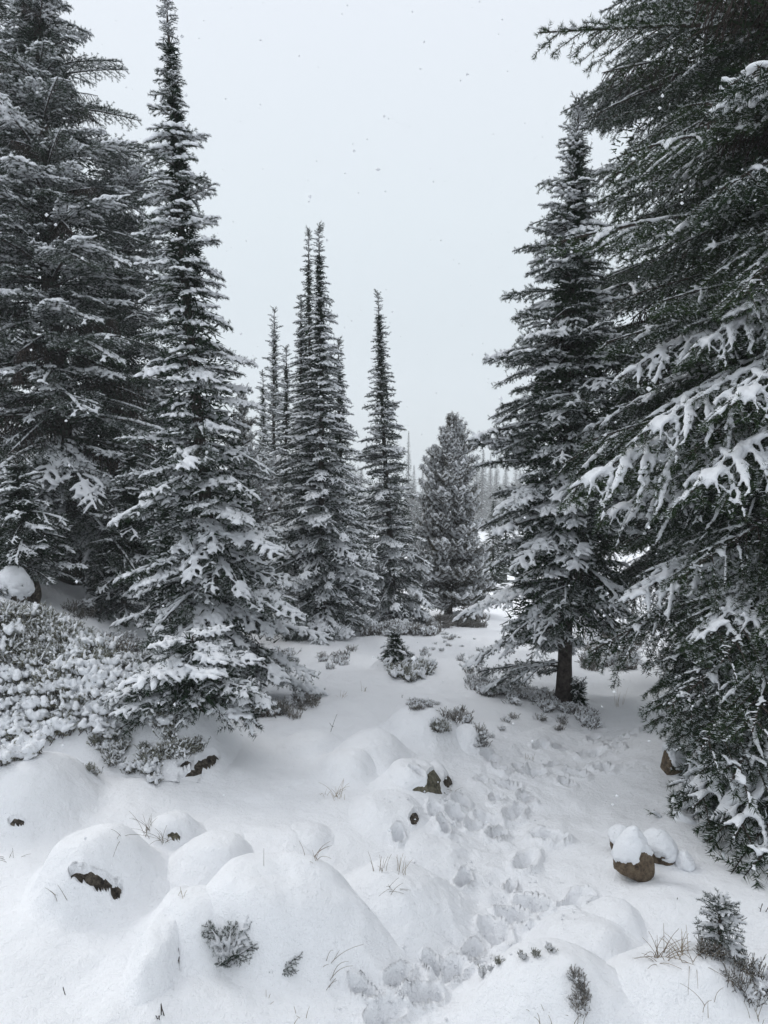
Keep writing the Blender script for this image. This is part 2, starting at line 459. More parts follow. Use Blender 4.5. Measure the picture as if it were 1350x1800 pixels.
def snow_geo(rng, main, lat, ter, r0, cover, pads, core=0.0, slide=1.0, rmain=1.15):
    K = main.shape[1]
    allS = np.concatenate([main, lat, ter]) if len(ter) else np.concatenate([main, lat])
    kind = np.concatenate([np.zeros(1), np.ones(len(lat)), np.full(len(ter), 2)])
    mid = allS[:, K // 2]
    sd = int(rng.integers(1, 9999))
    keep = (vn(mid[:, 0] * 7 + 3, mid[:, 1] * 7, sd) + rng.uniform(-.18, .18, len(mid))) < cover
    st = np.abs(allS[:, -1, 2] - allS[:, 0, 2]) / (np.linalg.norm(allS[:, -1] - allS[:, 0], axis=1) + 1e-9)
    keep &= (st < .93) | (slide < .5)
    keep[0] = True
    S = allS[keep]; kd = kind[keep]
    seglen = np.linalg.norm(S[:, -1] - S[:, 0], axis=1)
    R = r0 * rng.uniform(.7, 1.25, (len(S), 1)) * rng.uniform(.62, 1.32, (len(S), K))
    R *= np.where(kd == 0, rmain, np.where(kd == 1, 1.12, 0.9))[:, None]
    R = np.minimum(R, (0.2 * seglen + 0.35 * r0)[:, None])
    tz = np.abs(S[:, -1, 2] - S[:, 0, 2]) / (seglen + 1e-9)       # snow slides off steep shoots
    R *= np.clip(1.35 - slide * tz, .35, 1)[:, None]
    end = np.array([.45, .9, 1, 1, .95, .45]) if K == 6 else np.ones(K)
    R = R * end
    C = S.copy(); C[..., 2] += R * 0.50 + 0.003
    V, F = tubes(C, R, 7, 0.78)
    parts = [(V, F, 0)]
    if core:                                   # a deep spine of snow along the limb
        L = main[0, -1, 0]; nb = int(L / .085) + 3
        tt = rng.uniform(.35, .97, nb) * (K - 1); i = np.minimum(tt.astype(int), K - 2); f = (tt - i)[:, None]
        c = main[0, i] * (1 - f) + main[0, i + 1] * f
        wv = (1.05 - tt / (K - 1)) * L * .22
        c = c + np.stack([0 * wv, rng.normal(size=nb) * wv * .6, 0 * wv - np.abs(wv) * .02], 1)
        th = rng.normal(size=nb) * .9
        e = np.stack([np.cos(th), np.sin(th), -.25 - .2 * rng.random(nb)], 1) * (core * rng.uniform(2.0, 4.5, nb))[:, None]
        q4 = np.linspace(-1, 1, 5)[None, :, None]
        c0 = c[:, None] + e[:, None] * q4
        rr = core * rng.uniform(.6, 1.15, (nb, 1)) * np.array([[.45, .9, 1, .9, .45]])
        c0[..., 2] += rr * .35 + .004
        V3, F3 = tubes(c0, rr, 9, 0.6); parts.append((V3, F3, 0))
    if pads:                                   # fused pads of deeper snow
        n = pads
        order = np.argsort(np.abs(lat[:, -1, 2] - lat[:, 0, 2]) / (np.linalg.norm(lat[:, -1] - lat[:, 0], axis=1) + 1e-9)); pick = order[rng.integers(0, max(len(lat) * 2 // 3, 1), n)]
        c0 = lat[pick][:, 1:5:1][:, :4]
        rr = r0 * rng.uniform(1.4, 2.1, (n, 1)) * np.array([.5, 1, 1, .5])
        c0 = c0.copy(); c0[..., 2] += rr * .40
        V2, F2 = tubes(c0, rr, 8, 0.55)
        parts.append((V2, F2, 0))
    V, F, _ = cat_mesh(parts)
    return V, F
class Proto: pass
def make_proto(seed, L, kind='fir', dens=800, ln=.021, w=.0028, frost=.33, snow=((.012, .55, 0),), vox=.008, nm='needle', fwd=.7, **kw):
    rng = np.random.default_rng(seed)
    main, lat, ter = bough_shoots(rng, L, **kw)
    S = np.concatenate([main[:, 1:], lat[:, 1:], ter[:, 1:]]) if len(ter) else np.concatenate([main[:, 1:], lat[:, 1:]])
    V, F, fm = needles(rng, S, dens, ln, w, frost, fwd=fwd)
    n1 = tubes(main, np.linspace(.010, .002, 6)[None] * (L / .8) ** .7, 5)
    n2 = tubes(lat, np.tile(np.linspace(.0035, .0012, 6), (len(lat), 1)), 3, caps=False)
    V, F, mi = cat_mesh([(V, F, fm), (n1[0], n1[1], 2), (n2[0], n2[1], 2)])
    p = Proto(); p.L = L
    p.mesh = mk_mesh(kind + '_bough', V, F, [M[nm], M['frost'], M['twig']], mi, smooth=False)
    p.snow = []
    for sn in snow:
        V, F = snow_geo(rng, main, lat, ter, *sn)
        p.snow.append(voxel(kind + '_bough_snow', V, F, vox, 1, M['tsnow']))
    return p

SS = ((.0065, .35, 0), (.010, .6, 0), (.013, .8, 0))
SN = ((.0075, .34, 0), (.0105, .52, 0), (.0135, .62, 4, .018))         # light, middling, heavy
SL = ((.0080, .32, 0), (.0115, .50, 2), (.0150, .60, 10, .026))
FIR = [make_proto(10, .16, tsp=0, sp=.05, wid=.42, snow=SS, vox=.005),
       make_proto(11, .16, tsp=0, sp=.042, wid=.5, snow=SS, vox=.005),
       make_proto(12, .34, wid=.45, snow=SN, vox=.0065), make_proto(13, .34, wid=.38, droop=.1, snow=SN, vox=.0065),
       make_proto(14, .60, snow=SN, vox=.007, tsp=.058), make_proto(15, .60, wid=.36, snow=SN, vox=.007, tsp=.058), make_proto(16, .60, wid=.46, droop=.12, snow=SN, vox=.007, tsp=.06),
       make_proto(17, .95, sp=.08, snow=SL, vox=.009, tsp=.065), make_proto(18, .95, sp=.08, wid=.36, droop=.15, snow=SL, vox=.009, tsp=.065),
       make_proto(19, 1.35, sp=.095, wid=.36, snow=SL, vox=.010, tsp=.07)]
SD = ((.0065, .34, 0), (.0090, .50, 0), (.0115, .60, 3, .017))
def spr(seed, L, **k):
    return make_proto(seed, L, kind='spruce', nm='needle_dark', frost=.30, snow=SD, ups=.7, ln=.021, **k)
SPR = [spr(30, .5, wid=.42, hang=.12, sp=.062, vox=.0065), spr(31, .5, wid=.36, hang=.2, sp=.062, vox=.0065),
       spr(32, .9, wid=.38, hang=.14, sp=.075, tsp=.058, vox=.008), spr(33, .9, wid=.34, hang=.28, sp=.075, tsp=.058, vox=.008),
       spr(34, 1.4, wid=.32, hang=.16, sp=.085, tl=.42, tsp=.062, vox=.0095), spr(35, 1.4, wid=.29, hang=.30, sp=.085, tl=.42, tsp=.062, vox=.0095)]
LIMB = [make_proto(36 + k, 1.25, kind='spruce', nm='needle_dark', frost=.32, snow=((.0055, .30, 0), (.0080, .46, 0, .010), (.0110, .64, 8, .021)), ups=.8, ln=.022,
                   wid=.50, hang=.12 + .12 * k, droop=.30, sp=.068, tsp=.055, tl=.46, ang=52, vox=.0085) for k in range(2)]
def pin(seed, L, **k):
    return make_proto(seed, L, kind='pine', nm='pine', ln=.042, w=.0036, dens=620, rise=.05, droop=-.30, ldroop=-.45, frost=.60, ups=.5, ang=55, fwd=.35, snow=((.009, .42, 0, 0, 0.), (.013, .55, 0, 0, 0.), (.016, .6, 1, 0, 0.)), vox=.008, **k)
PIN = [pin(40, .24, wid=.55, tsp=0, sp=.06), pin(42, .24, wid=.45, tsp=0, sp=.05), pin(41, .45, wid=.45, tsp=.10, sp=.08)]
# bare shoots of a leader
def leader_mesh():
    rng = np.random.default_rng(3)
    return None
# dark hanging dead twigs of the inner crown
def dead_proto(seed, L):
    rng = np.random.default_rng(seed)
    main, lat, ter = bough_shoots(rng, L, wid=.30, droop=.15, hang=.9, sp=.05, tsp=.05, tl=.6, ups=0)
    a = tubes(main, np.linspace(.012, .003, 6)[None], 5)
    b = tubes(lat, np.tile(np.linspace(.005, .0022, 6), (len(lat), 1)), 4, caps=False)
    c = tubes(ter[:, ::1], np.tile(np.linspace(.0035, .0015, 6), (len(ter), 1)), 3, caps=False)
    V, F, mi = cat_mesh([(a[0], a[1], 0), (b[0], b[1], 0), (c[0], c[1], 0)])
    p = Proto(); p.L = L; p.mesh = mk_mesh('dead_bough', V, F, [M['twig']], mi)
    V, F = snow_geo(rng, main, lat, ter, .006, .25, 0); p.snow = [voxel('dead_bough_snow', V, F, .007, 1, M['tsnow'])] * 3
    return p
DEAD = [dead_proto(50, .8), dead_proto(51, .8)]

# ------------------------------------------------------------------ trees
def pick_proto(rng, protos, l):
    best = sorted(protos, key=lambda p: abs(math.log(p.L / l)) + rng.uniform(0, .22))
    return best[0]
NB = [0]
def add_branch(root, p, loc, az, pitch, roll, sc, snow, zs=1.0, name='branch'):
    o = bpy.data.objects.new(name, p.mesh); COL.objects.link(o); o.parent = root
    o.location = loc
    o.rotation_euler = Euler((roll, -pitch, az), 'XYZ')
    o.scale = (sc, sc, sc * zs)
    if snow >= 0 and p.snow:
        s = bpy.data.objects.new('snow', p.snow[min(snow, len(p.snow) - 1)]); COL.objects.link(s); s.parent = o
    NB[0] += 1
    return o
def tree(name, label, cat, group, base, top, prof, protos, seed, step=.11, per=5, trunk_r=.06, h0=.04, p_top=40, p_mid=5, p_low=-14,
         snow=.6, cap=300, az_skip=None, topfn=None, twigs=True, rjit=.2, dead=0, inner=9000, inner_mat='needle'):
    """prof: [(height fraction, radius m)], from the foot up"""
    rng = random.Random(seed)
    base = np.array(base, float); top = np.array(top, float)
    root = empty(name, base)
    tag(root, label, cat, group)
    H = top[2] - base[2]; ax = (top - base) / H
    n = 14
    ts = np.linspace(0, 1, n)
    wob = np.stack([np.sin(ts * 6 + seed) * .012 * H * .3, np.cos(ts * 5 + seed) * .008 * H * .3, ts * 0], 1) * (ts * (1 - ts) * 4)[:, None]
    c = ax[None] * (ts * H)[:, None] + wob
    c[0, 2] -= .15
    r = trunk_r * (1 - ts) ** .85 + .004; r[0] *= 1.35
    V, F = tubes(c[None], r[None], 10)
    link('trunk', mk_mesh('trunk', V, F, [M['bark']]), root)
    fr = [p[0] for p in prof]; rr = [p[1] for p in prof]
    hs = []; h = h0 * H
    while h < H * .985:
        f = h / H
        k = step * (1.0 if f < .6 else max(.62, 1 - (f - .6) * 1.1))
        hs.append(h); h += k
    az = rng.random() * 6.28
    items = []
    for h in hs:
        f = h / H
        R = np.interp(f, fr, rr)
        whorl = rng.uniform(.85, 1.12)
        for q in range(per):
            az += 2.399963 + rng.uniform(-.25, .25)
            if az_skip and az_skip(az, f): continue
            lobe = 0.55 + 0.86 * float(vn(math.cos(az) * 1.6 + 9 + seed, math.sin(az) * 1.6 + f * H * 1.9, seed))
            l = max(R * whorl * lobe * rng.uniform(1 - rjit * 1.4, 1 + rjit), .07)
            l = min(l, R * 1.22 + .03)
            items.append((h + rng.uniform(-.28, .28) * step, az, l, f))
    if len(items) > cap:
        keep = sorted(rng.sample(range(len(items)), cap)); items = [items[i] for i in keep]
    for (h, az, l, f) in items:
        p = pick_proto(rng, protos, l)
        pitch = np.interp(f, [0, .35, .8, 1], [p_low, p_mid * .6, p_mid * 1.6, p_top]) + rng.gauss(0, 8)
        loc = ax * h + np.array([np.interp(h / H, ts, wob[:, 0]), np.interp(h / H, ts, wob[:, 1]), 0])
        sv = snow(f, az) if callable(snow) else snow
        u = rng.random()
        s = 2 if u < sv * .45 else (1 if u < sv * .55 + .35 else 0)
        add_branch(root, p, loc, az, math.radians(float(pitch)), rng.uniform(-.2, .2), l / p.L, s)
    if inner:                                   # the dense dark twigs close to the trunk
        g = np.random.default_rng(seed); n = inner
        f = g.uniform(max(h0 * 1.5, .02), .93, n) if not az_skip else g.uniform(max(h0, .13), .93, n)
        a = g.random(n) * 6.283; Rr = np.interp(f, fr, rr)
        rad = Rr * np.interp(f, [0, .5, .7, .85, 1], [.66, .58, .30, .10, .02]) * g.random(n) ** .6
        tier = np.sin(f * H / step * 6.283 * .5) * .3
        c = ax[None] * (f * H)[:, None] + np.stack([np.cos(a) * rad, np.sin(a) * rad, -rad * .18], 1)
        o = np.stack([np.cos(a), np.sin(a), g.normal(size=n) * .45 - .15], 1) + g.normal(size=(n, 3)) * .45
        o /= np.linalg.norm(o, axis=1, keepdims=True)
        sd = np.cross(o, g.normal(size=(n, 3))); sd /= np.linalg.norm(sd, axis=1, keepdims=True)
        ll = g.uniform(.03, .09, n)[:, None]; ww = g.uniform(.004, .011, n)[:, None]
        Vi = np.stack([c + sd * ww, c - sd * ww, c + o * ll], 1).reshape(-1, 3)
        tag(link('inner_twigs', mk_mesh('inner_twigs', Vi, np.arange(n * 3).reshape(-1, 3), [M[inner_mat]], smooth=False), root), kind='stuff')
    if dead:
        for q in range(dead):
            f = rng.uniform(.12, .7); az = rng.random() * 6.28
            if az_skip and az_skip(az, f): continue
            R = np.interp(f, fr, rr) * .75
            p = rng.choice(DEAD)
            add_branch(root, p, ax * f * H, az, math.radians(rng.uniform(-25, 5)), 0, R / p.L, 0, name='dead_branch')
    if twigs:                                   # the leader: upright shoots at the very top
        for q in range(4):
            p = protos[0] if protos is not PIN else PIN[0]
            add_branch(root, p, ax * (H - .12 + .03 * q), rng.random() * 6.28, math.radians(84 if q == 0 else 62), 0, (.16 if q == 0 else .10) / p.L, 0, name='branch')
    return root
def on(px, py, d=None):
    return hit(px, py, full_h)
def ground_at(px, d):
    x = (px - 675) / FPX * d
    return np.array([x, d, float(ground_h(np.array([x]), np.array([d]))[0])])
# ================================================================== THE GROUND
random.seed(7)
mound_specs = [
 # (label, px crest, py crest, py foot, half width, kwargs)
 ('big smooth snow dome of a boulder with a dark rock edge showing, left foreground', 132, 1463, 1592, 98, dict(q=3.8, depth=.75, skew=.22, sdir=math.pi)),
 ('small round snow hump with grass stems and a tiny dark stone patch on it', 290, 1428, 1486, 44, dict(q=2.6, depth=.8)),
 ('rounded snow mound between the domed boulder and the twin hump in the left foreground', 372, 1474, 1565, 70, dict(q=3.2, depth=.8, skew=.1)),
 ('low snow hump with one thin upright stem, behind the largest mound', 478, 1478, 1532, 66, dict(q=3.4, depth=.8)),
 ('small snow knob peeping up behind the low hump', 532, 1457, 1500, 40, dict(q=2.2, depth=.9)),
 ('largest broad snow-covered boulder of the foreground, two fir sprigs poking from its face', 475, 1530, 1705, 150, dict(q=4.2, depth=.55, skew=-.12, lump=.2)),
 ('left shoulder of low snow mound beside the largest boulder', 330, 1570, 1690, 85, dict(q=2.4, depth=.7)),
 ('low mound of snow at the bottom edge left of the upright stone', 205, 1782, 1850, 80, dict(q=2.6, depth=.8)),
 ('wide low snow mound with grass stems beside the trodden track', 705, 1533, 1650, 100, dict(q=3.2, depth=.7, skew=-.1)),
 ('pointed snow mound at the bottom edge with a row of tiny heather tips', 955, 1668, 1830, 128, dict(q=2.2, depth=.7, skew=-.15, lump=.16)),
 ('low snow bank carrying the tuft of long dry grass', 1215, 1672, 1790, 150, dict(q=2.4, depth=.5)),
 ('snow mound with a dark stone corner showing at its right end', 676, 1407, 1470, 62, dict(q=2.4, depth=.8, skew=.2, sdir=math.pi)),
 ('ridge-shaped snow mound with a steep frosted right face, mid ground', 655, 1289, 1350, 60, dict(q=2.0, depth=.9)),
 ('faint low snow swelling left of the ridge-shaped mound', 545, 1287, 1325, 48, dict(q=2.6, depth=.9)),
 ('rounded snow mound with frosted twigs on its right side, higher on the slope', 745, 1243, 1318, 66, dict(q=2.4, depth=.9)),
 ('small round snow cushion with dead heather hanging from its right side', 828, 1274, 1325, 32, dict(q=2.8, depth=.8)),
 ('large smooth snow-covered boulder cut by the left edge below the heather', 28, 1330, 1462, 96, dict(q=3.4, depth=.9)),
 ('broad flat snow swelling to the right of the cone-shaped stone', 1190, 1580, 1655, 88, dict(q=2.8, depth=.7)),
 ('soft snow hump left of the dry grass bank', 1085, 1592, 1670, 62, dict(q=2.4, depth=.8)),
 ('low snow ridge sweeping down between the track and the cone-shaped stone', 1020, 1620, 1720, 80, dict(q=2.2, depth=.9, skew=-.2)),
 ('small snow hump under the distant young fir', 680, 1155, 1178, 26, dict(q=2.6, depth=1.)),
 ('low snow hump in the middle of the slope left of the capped stone', 610, 1320, 1372, 50, dict(q=2.4, depth=1.)),
 ('rounded grey-brown stone under a deep snow cap in the middle of the slope', 733, 1340, 1408, 50, dict(q=4.6, depth=.9, lump=.07)),
 ('small dark stone tucked behind the rounded grey-brown stone', 772, 1345, 1390, 22, dict(q=4.2, depth=1.2, lump=.07)),
 ('low snow apron around the rounded grey-brown stone', 728, 1372, 1432, 62, dict(q=2.4, depth=1.)),
 ('long low drift of snow in front of the capped stone', 760, 1468, 1530, 60, dict(q=2.2, depth=1.)),
]
for (lb, cx, cy, fy, hw, kw) in mound_specs:
    mound(cx, cy, fy, hw, label=lb, **{k: v for k, v in kw.items() if k != 'sdir'}, **({'sd': kw['sdir']} if 'sdir' in kw else {}))
slab = dict(slab=True, x=-2.1, y=4.6, a=1, b=1, h=1, label='huge sloping boulder at the left, snow-covered and overgrown with frosted heather', seed=5)
MOUNDS.append(slab)
# upright narrow stone at the front
m_up = mound(277, 1604, 1750, 43, q=3.8, depth=2.4, lump=.06, label='narrow upright stone under a thick snow cap, at the left of the largest boulder')

th = np.concatenate([np.linspace(-math.pi, math.radians(-44), 36)[:-1], np.linspace(math.radians(-44), math.radians(44), 560), np.linspace(math.radians(44), math.pi, 36)[1:-1]])
rr = np.concatenate([np.linspace(.3, 1.5, 24)[:-1], np.geomspace(1.5, 6.5, 370)[:-1], np.geomspace(6.5, 300, 215)])
nT, nR = len(th), len(rr)
TT, RR = np.meshgrid(th, rr, indexing='ij')
X, Y = RR * np.sin(TT), RR * np.cos(TT)
Z = ground_h(X.ravel(), Y.ravel()).reshape(X.shape)
V = np.stack([X, Y, Z], -1).reshape(-1, 3)
i = np.arange(nT)[:, None]; j = np.arange(nR - 1)[None]
i2 = (i + 1) % nT
F = np.stack([i * nR + j, i * nR + j + 1, i2 * nR + j + 1, i2 * nR + j], -1).reshape(-1, 4)
cen = len(V); V = np.concatenate([V, [[0, 0, float(ground_h(np.array([0.]), np.array([0.]))[0])]]])
ii = np.arange(nT); fan = np.stack([ii * nR, ((ii + 1) % nT) * nR, np.full(nT, cen), np.full(nT, cen)], -1)
gm = mk_mesh('snow_ground', V, F[:, ::-1], [M['snow']])
tag(link('snow_ground', gm), kind='structure')
fm_ = mk_mesh('snow_ground_centre', np.concatenate([V[ii * nR], V[cen:cen + 1]]), np.stack([(ii + 1) % nT, ii, np.full(nT, nT)], -1)[:, ::-1], [M['snow']])
tag(link('snow_ground', fm_), kind='structure')

EXPO = {}        # mound label start -> [(px, py, half length, half width, degrees, rock material)]
def expo_field(ex, X, Y, Zs):
    px, py = proj(X, Y, Zs)
    s = np.full(X.shape, -9.0)
    nz = fbm(X * 19, Y * 19 + Zs * 14, 61, 3) * .95
    for (cx, cy, a, b, deg) in ex:
        c, d = math.cos(math.radians(deg)), math.sin(math.radians(deg))
        u = ((px - cx) * c + (py - cy) * d) / a; v = (-(px - cx) * d + (py - cy) * c) / b
        s = np.maximum(s, 1 - np.sqrt(u * u + v * v) + nz)
    return s
def patch(m, res):
    if m.get('slab'): x0, x1, y0, y1 = -4.4, -.75, 3.55, 5.5
    else:
        k = 1.75
        x0, x1, y0, y1 = m['x'] - m['a'] * k, m['x'] + m['a'] * k, m['y'] - m['b'] * k, m['y'] + m['b'] * k
    nx, ny = int((x1 - x0) / res) + 2, int((y1 - y0) / res) + 2
    xs, ys = np.linspace(x0, x1, nx), np.linspace(y0, y1, ny)
    X, Y = np.meshgrid(xs, ys, indexing='ij'); X, Y = X.ravel(), Y.ravel()
    b = bump(m, X, Y); g = ground_h(X, Y)
    Zs = g + b - 0.004
    rock = None
    if m.get('ex'):
        s = expo_field(m['ex'], X, Y, Zs)
        D = m.get('dip', .045)
        zr = Zs - .40 * D + .026 * fbm(X * 26, Y * 26, 71, 4) + .02 * fbm(X * 9, Y * 9, 72, 2)
        Zs = Zs - D * sstep(-.06, .16, s) + .010 * np.exp(-((s + .12) / .10) ** 2)
        rock = (s > -.35, zr)
    def faces(keep):
        keep = keep.reshape(nx, ny)
        q = keep[:-1, :-1] | keep[1:, :-1] | keep[:-1, 1:] | keep[1:, 1:]
        i, j = np.nonzero(q)
        F = np.stack([i * ny + j, (i + 1) * ny + j, (i + 1) * ny + j + 1, i * ny + j + 1], 1)
        u, inv = np.unique(F.ravel(), return_inverse=True)
        return u, inv.reshape(-1, 4)
    V = np.stack([X, Y, Zs], 1)
    u, F = faces(b > 0.0015)
    out = [(V[u], F)]
    if rock is not None:
        u, F = faces(rock[0]); VR = np.stack([X, Y, rock[1]], 1)
        if len(u): out.append((VR[u], F))
    return out
def expose(key, ex, mt='rock_dark', dip=.065):
    m = [m for m in MOUNDS if m['label'].startswith(key)][0]
    m['ex'] = ex; m['exm'] = mt; m['dip'] = dip
expose('big smooth snow dome', [(145, 1534, 20, 12, 12), (178, 1549, 24, 13, 22), (205, 1562, 10, 20, 10)])
expose('small round snow hump', [(305, 1468, 12, 7, 5)], 'rock_grey', .02)
expose('snow mound with a dark stone corner', [(728, 1436, 8, 17, 10)], 'rock_dark', .03)
expose('huge sloping boulder', [(335, 1362, 24, 15, -35), (362, 1336, 22, 14, -40), (325, 1338, 12, 7, -20)], 'rock_dark', .085)
expose('large smooth snow-covered boulder cut', [(28, 1443, 14, 6, 0)], 'rock_dark', .02)
expose('narrow upright stone', [(318, 1680, 4, 26, 0), (248, 1618, 4, 12, 15), (300, 1745, 3, 14, 10)], 'twig', .02)
expose('rounded grey-brown stone', [(742, 1397, 34, 16, -8), (764, 1376, 12, 26, 0)], 'rock_grey', .03)
expose('small dark stone tucked', [(787, 1374, 8, 10, 0)], 'rock_dark', .02)
MR = {}
for m in MOUNDS:
    res = 0.011 if m.get('slab') else max(0.006, m['a'] / 42)
    if m.get('ex') and not m.get('slab'): res = .005
    pc = patch(m, res)
    o = np.array([m['x'], m['y'], 0.0]); o[2] = float(ground_h(o[0:1], o[1:2])[0])
    root = empty('snow_covered_boulder', o)
    tag(root, m['label'], 'boulder', 'snow-covered boulders' if not m.get('slab') else None)
    link('snow_cover', mk_mesh('snow_cover', pc[0][0] - o, pc[0][1], [M['snow']]), root)
    if len(pc) > 1: link('exposed_rock', mk_mesh('exposed_rock', pc[1][0] - o, pc[1][1], [M[m['exm']]]), root)

# ------------------------------------------------------------------ stones
def ico(sub):
    import bmesh
    bm = bmesh.new(); bmesh.ops.create_icosphere(bm, subdivisions=sub, radius=1)
    V = np.array([v.co[:] for v in bm.verts]); F = np.array([[v.index for v in f.verts] for f in bm.faces]); bm.free()
    return V, F
ICO = {k: ico(k) for k in (2, 4, 5)}
def n3(p, s, seed):
    return (fbm(p[:, 0] * s + 5, p[:, 1] * s + p[:, 2] * s * .7, seed, 3) + fbm(p[:, 2] * s, p[:, 0] * s * .8 - p[:, 1] * s, seed + 5, 3)) * .7
def rock_shape(dims, seed, fine=.09, cone=0.0, cuts=8, rough=.16, sub=5, yaw=0.0, planes=()):
    V, F = ICO[sub]
    rng = np.random.default_rng(seed)
    p = V.copy()
    p = p * (1 + rough * n3(p, 1.6, seed)[:, None])
    for k in range(cuts):
        d = rng.normal(size=3); d[2] *= .6; d /= np.linalg.norm(d)
        lim = rng.uniform(.70, .9); s = p @ d
        p = p - d * (np.maximum(s - lim, 0) * .85)[:, None]
    for (d, lim) in planes:
        d = np.array(d, float); d /= np.linalg.norm(d)
        s = p @ d; p = p - d * (np.maximum(s - lim, 0) * .97)[:, None]
    if cone:
        k = np.clip(1 - cone * np.clip(p[:, 2] * .5 + .5, 0, 2) ** 1.2, .05, 2)
        p[:, 0] *= k; p[:, 1] *= k
    p = p * (1 + fine * n3(p, 7, seed + 9)[:, None])
    p = p * np.array(dims)
    c, s = math.cos(yaw), math.sin(yaw)
    x = p[:, 0] * c - p[:, 1] * s; y = p[:, 0] * s + p[:, 1] * c
    p[:, 0], p[:, 1] = x, y
    return p, F
def vnormals(p, F):
    n = np.cross(p[F[:, 1]] - p[F[:, 0]], p[F[:, 2]] - p[F[:, 0]])
    N = np.zeros_like(p)
    for k in range(3): np.add.at(N, F[:, k], n)
    return N / (np.linalg.norm(N, axis=1, keepdims=True) + 1e-12)
def stone(loc, dims, seed, label=None, m='rock_brown', capz=.25, thick=.03, parent=None, name='stone', partname='rock', bias=(0, 0, 0), zb=0.0, zmin=-9, group=None, **kw):
    p, F = rock_shape(dims, seed, **kw)
    if parent is None:
        root = empty(name, loc); tag(root, label, 'stone', group)
        off = np.zeros(3)
    else:
        root = parent; off = np.array(loc, float) - np.array(parent.location)
    link(partname, mk_mesh(partname, p + off, F, [M[m]]), root)
    if thick > 0:
        N = vnormals(p, F)
        nz = N[:, 2] + .30 * n3(p / max(dims), 3.5, seed + 31) + .12 * n3(p / max(dims), 14, seed + 37) + N @ np.array(bias) + zb * (p[:, 2] / dims[2]) + np.where(p[:, 2] < zmin, -2, 0)
        t = sstep(capz - .05, capz + .16, nz)
        q = p + (N * .6 + np.array([0, 0, .6])) * (thick * t * (.7 + .6 * sstep(capz, .9, nz)))[:, None] - N * (.008 * (1 - t))[:, None]
        link('snow_cap', mk_mesh('snow_cap', q + off, F, [M['tsnow']]), root)
    return root
def stone_px(px, py_top, py_foot, hw, label, seed, depth=.8, capz=.25, thick=.03, m='rock_brown', sink=.25, **kw):
    f = hit(px, py_foot, full_h)
    w = hw * f[1] / FPX
    yc = f[1] + w * depth * .8
    w = hw * yc / FPX
    x = (px - 675) / FPX * yc
    top = P(px, py_top, yc)[2]; g = f[2] - .01
    h = (top - g) / (2 - sink) ; zc = top - h
    return stone((x, yc, zc), (w, w * depth, h), seed, label, m, capz, thick, **kw)
stone_px(1130, 1462, 1551, 47, 'cone-shaped brown stone with a smooth white snow cap beside the track', 3, depth=.9, capz=.28, thick=.016, cone=.66, sink=.30, cuts=5, rough=.10, bias=(-.30, .05, 0), zb=.62, m='rock_brown')
stone_px(1172, 1470, 1522, 40, 'flat-sided stone with a brown lower edge behind the cone-shaped stone, to its right', 8, depth=1.0, capz=.0, thick=.020, cone=.5, sink=.5, zb=.3)
stone_px(1106, 1462, 1503, 24, 'small snow-topped stone half hidden behind the cone-shaped stone, to its left', 12, depth=1.1, capz=.05, thick=.018, cone=.3, sink=.4, zb=.4)
stone_px(1224, 1506, 1530, 17, 'little snowed-in stone with a black right edge, rightmost of the stone group', 14, depth=1.2, capz=-.05, thick=.016, m='rock_dark', sink=.8, cone=.5)
stone_px(1194, 1313, 1360, 25, 'angular stone with a tan broken face and steep left edge under the spruce boughs', 19, depth=.9, capz=.05, thick=.022, cone=.35, sink=.4, m='rock_brown', planes=(((-1, -.1, .0), .62),), bias=(.55, .0, 0), zb=.45)
stone_px(16, 1010, 1052, 34, 'snow dome of a small boulder at the left edge beside the dark upright rock', 27, depth=1.0, capz=-.25, thick=.05, cone=.2, sink=.5, m='rock_dark')
stone_px(52, 1010, 1058, 15, 'dark upright rock right of the snow dome at the left edge', 28, depth=1.4, capz=.62, thick=.03, cone=.4, sink=.4, m='rock_dark')
stone_px(8, 945, 1008, 40, 'large dark rock with broken snow cover under the short dark fir, left edge', 29, depth=1.0, capz=.35, thick=.04, cone=.4, sink=.3, m='rock_dark', bias=(-.3, -.2, 0))
# ================================================================== THE TREES
def H_at(px, py, d): return P(px, py, d)
GL, GR = 'snow-laden firs left of the clearing', 'snow-laden spruces right of the track'
b = on(385, 1228)
tree('fir_tree', 'tall slender snow-laden fir with a needle-thin leaning top, in front at left', 'fir tree', GL, b, P(291, -12, b[1]),
     [(0, .62), (.07, .68), (.2, .66), (.3, .64), (.42, .46), (.5, .40), (.6, .27), (.68, .24), (.75, .21), (.83, .16), (.9, .09), (.95, .05), (1, .02)],
     FIR, 101, step=.108, per=6, trunk_r=.055, h0=.03, snow=1.25, inner=7000, p_mid=2, p_low=-14, p_top=30, cap=300, rjit=.26)
b = ground_at(115, 8.0)
tree('fir_tree', 'massive dark fir rising out of the frame at the far left', 'fir tree', GL, b, P(45, -420, b[1]),
     [(0, 1.0), (.1, 1.35), (.35, 1.25), (.5, 1.0), (.7, .55), (.85, .30), (1, .04)],
     FIR, 102, inner=30000, step=.13, per=6, trunk_r=.13, h0=.05, snow=lambda f, a: .8, p_mid=8, cap=262, dead=36, rjit=.26, az_skip=lambda az, f: math.sin(az) > .55)
b = ground_at(205, 9.6)
tree('fir_tree', 'dark broad fir filling the shade between the massive fir and the slender fir', 'fir tree', GL, b, P(205, 250, b[1]),
     [(0, .95), (.1, 1.15), (.5, 1.0), (.8, .75), (1, .15)], FIR, 103, inner=20000, step=.13, per=6, trunk_r=.11, h0=.04, snow=.15, cap=300, dead=20)
b = ground_at(-40, 9.4)
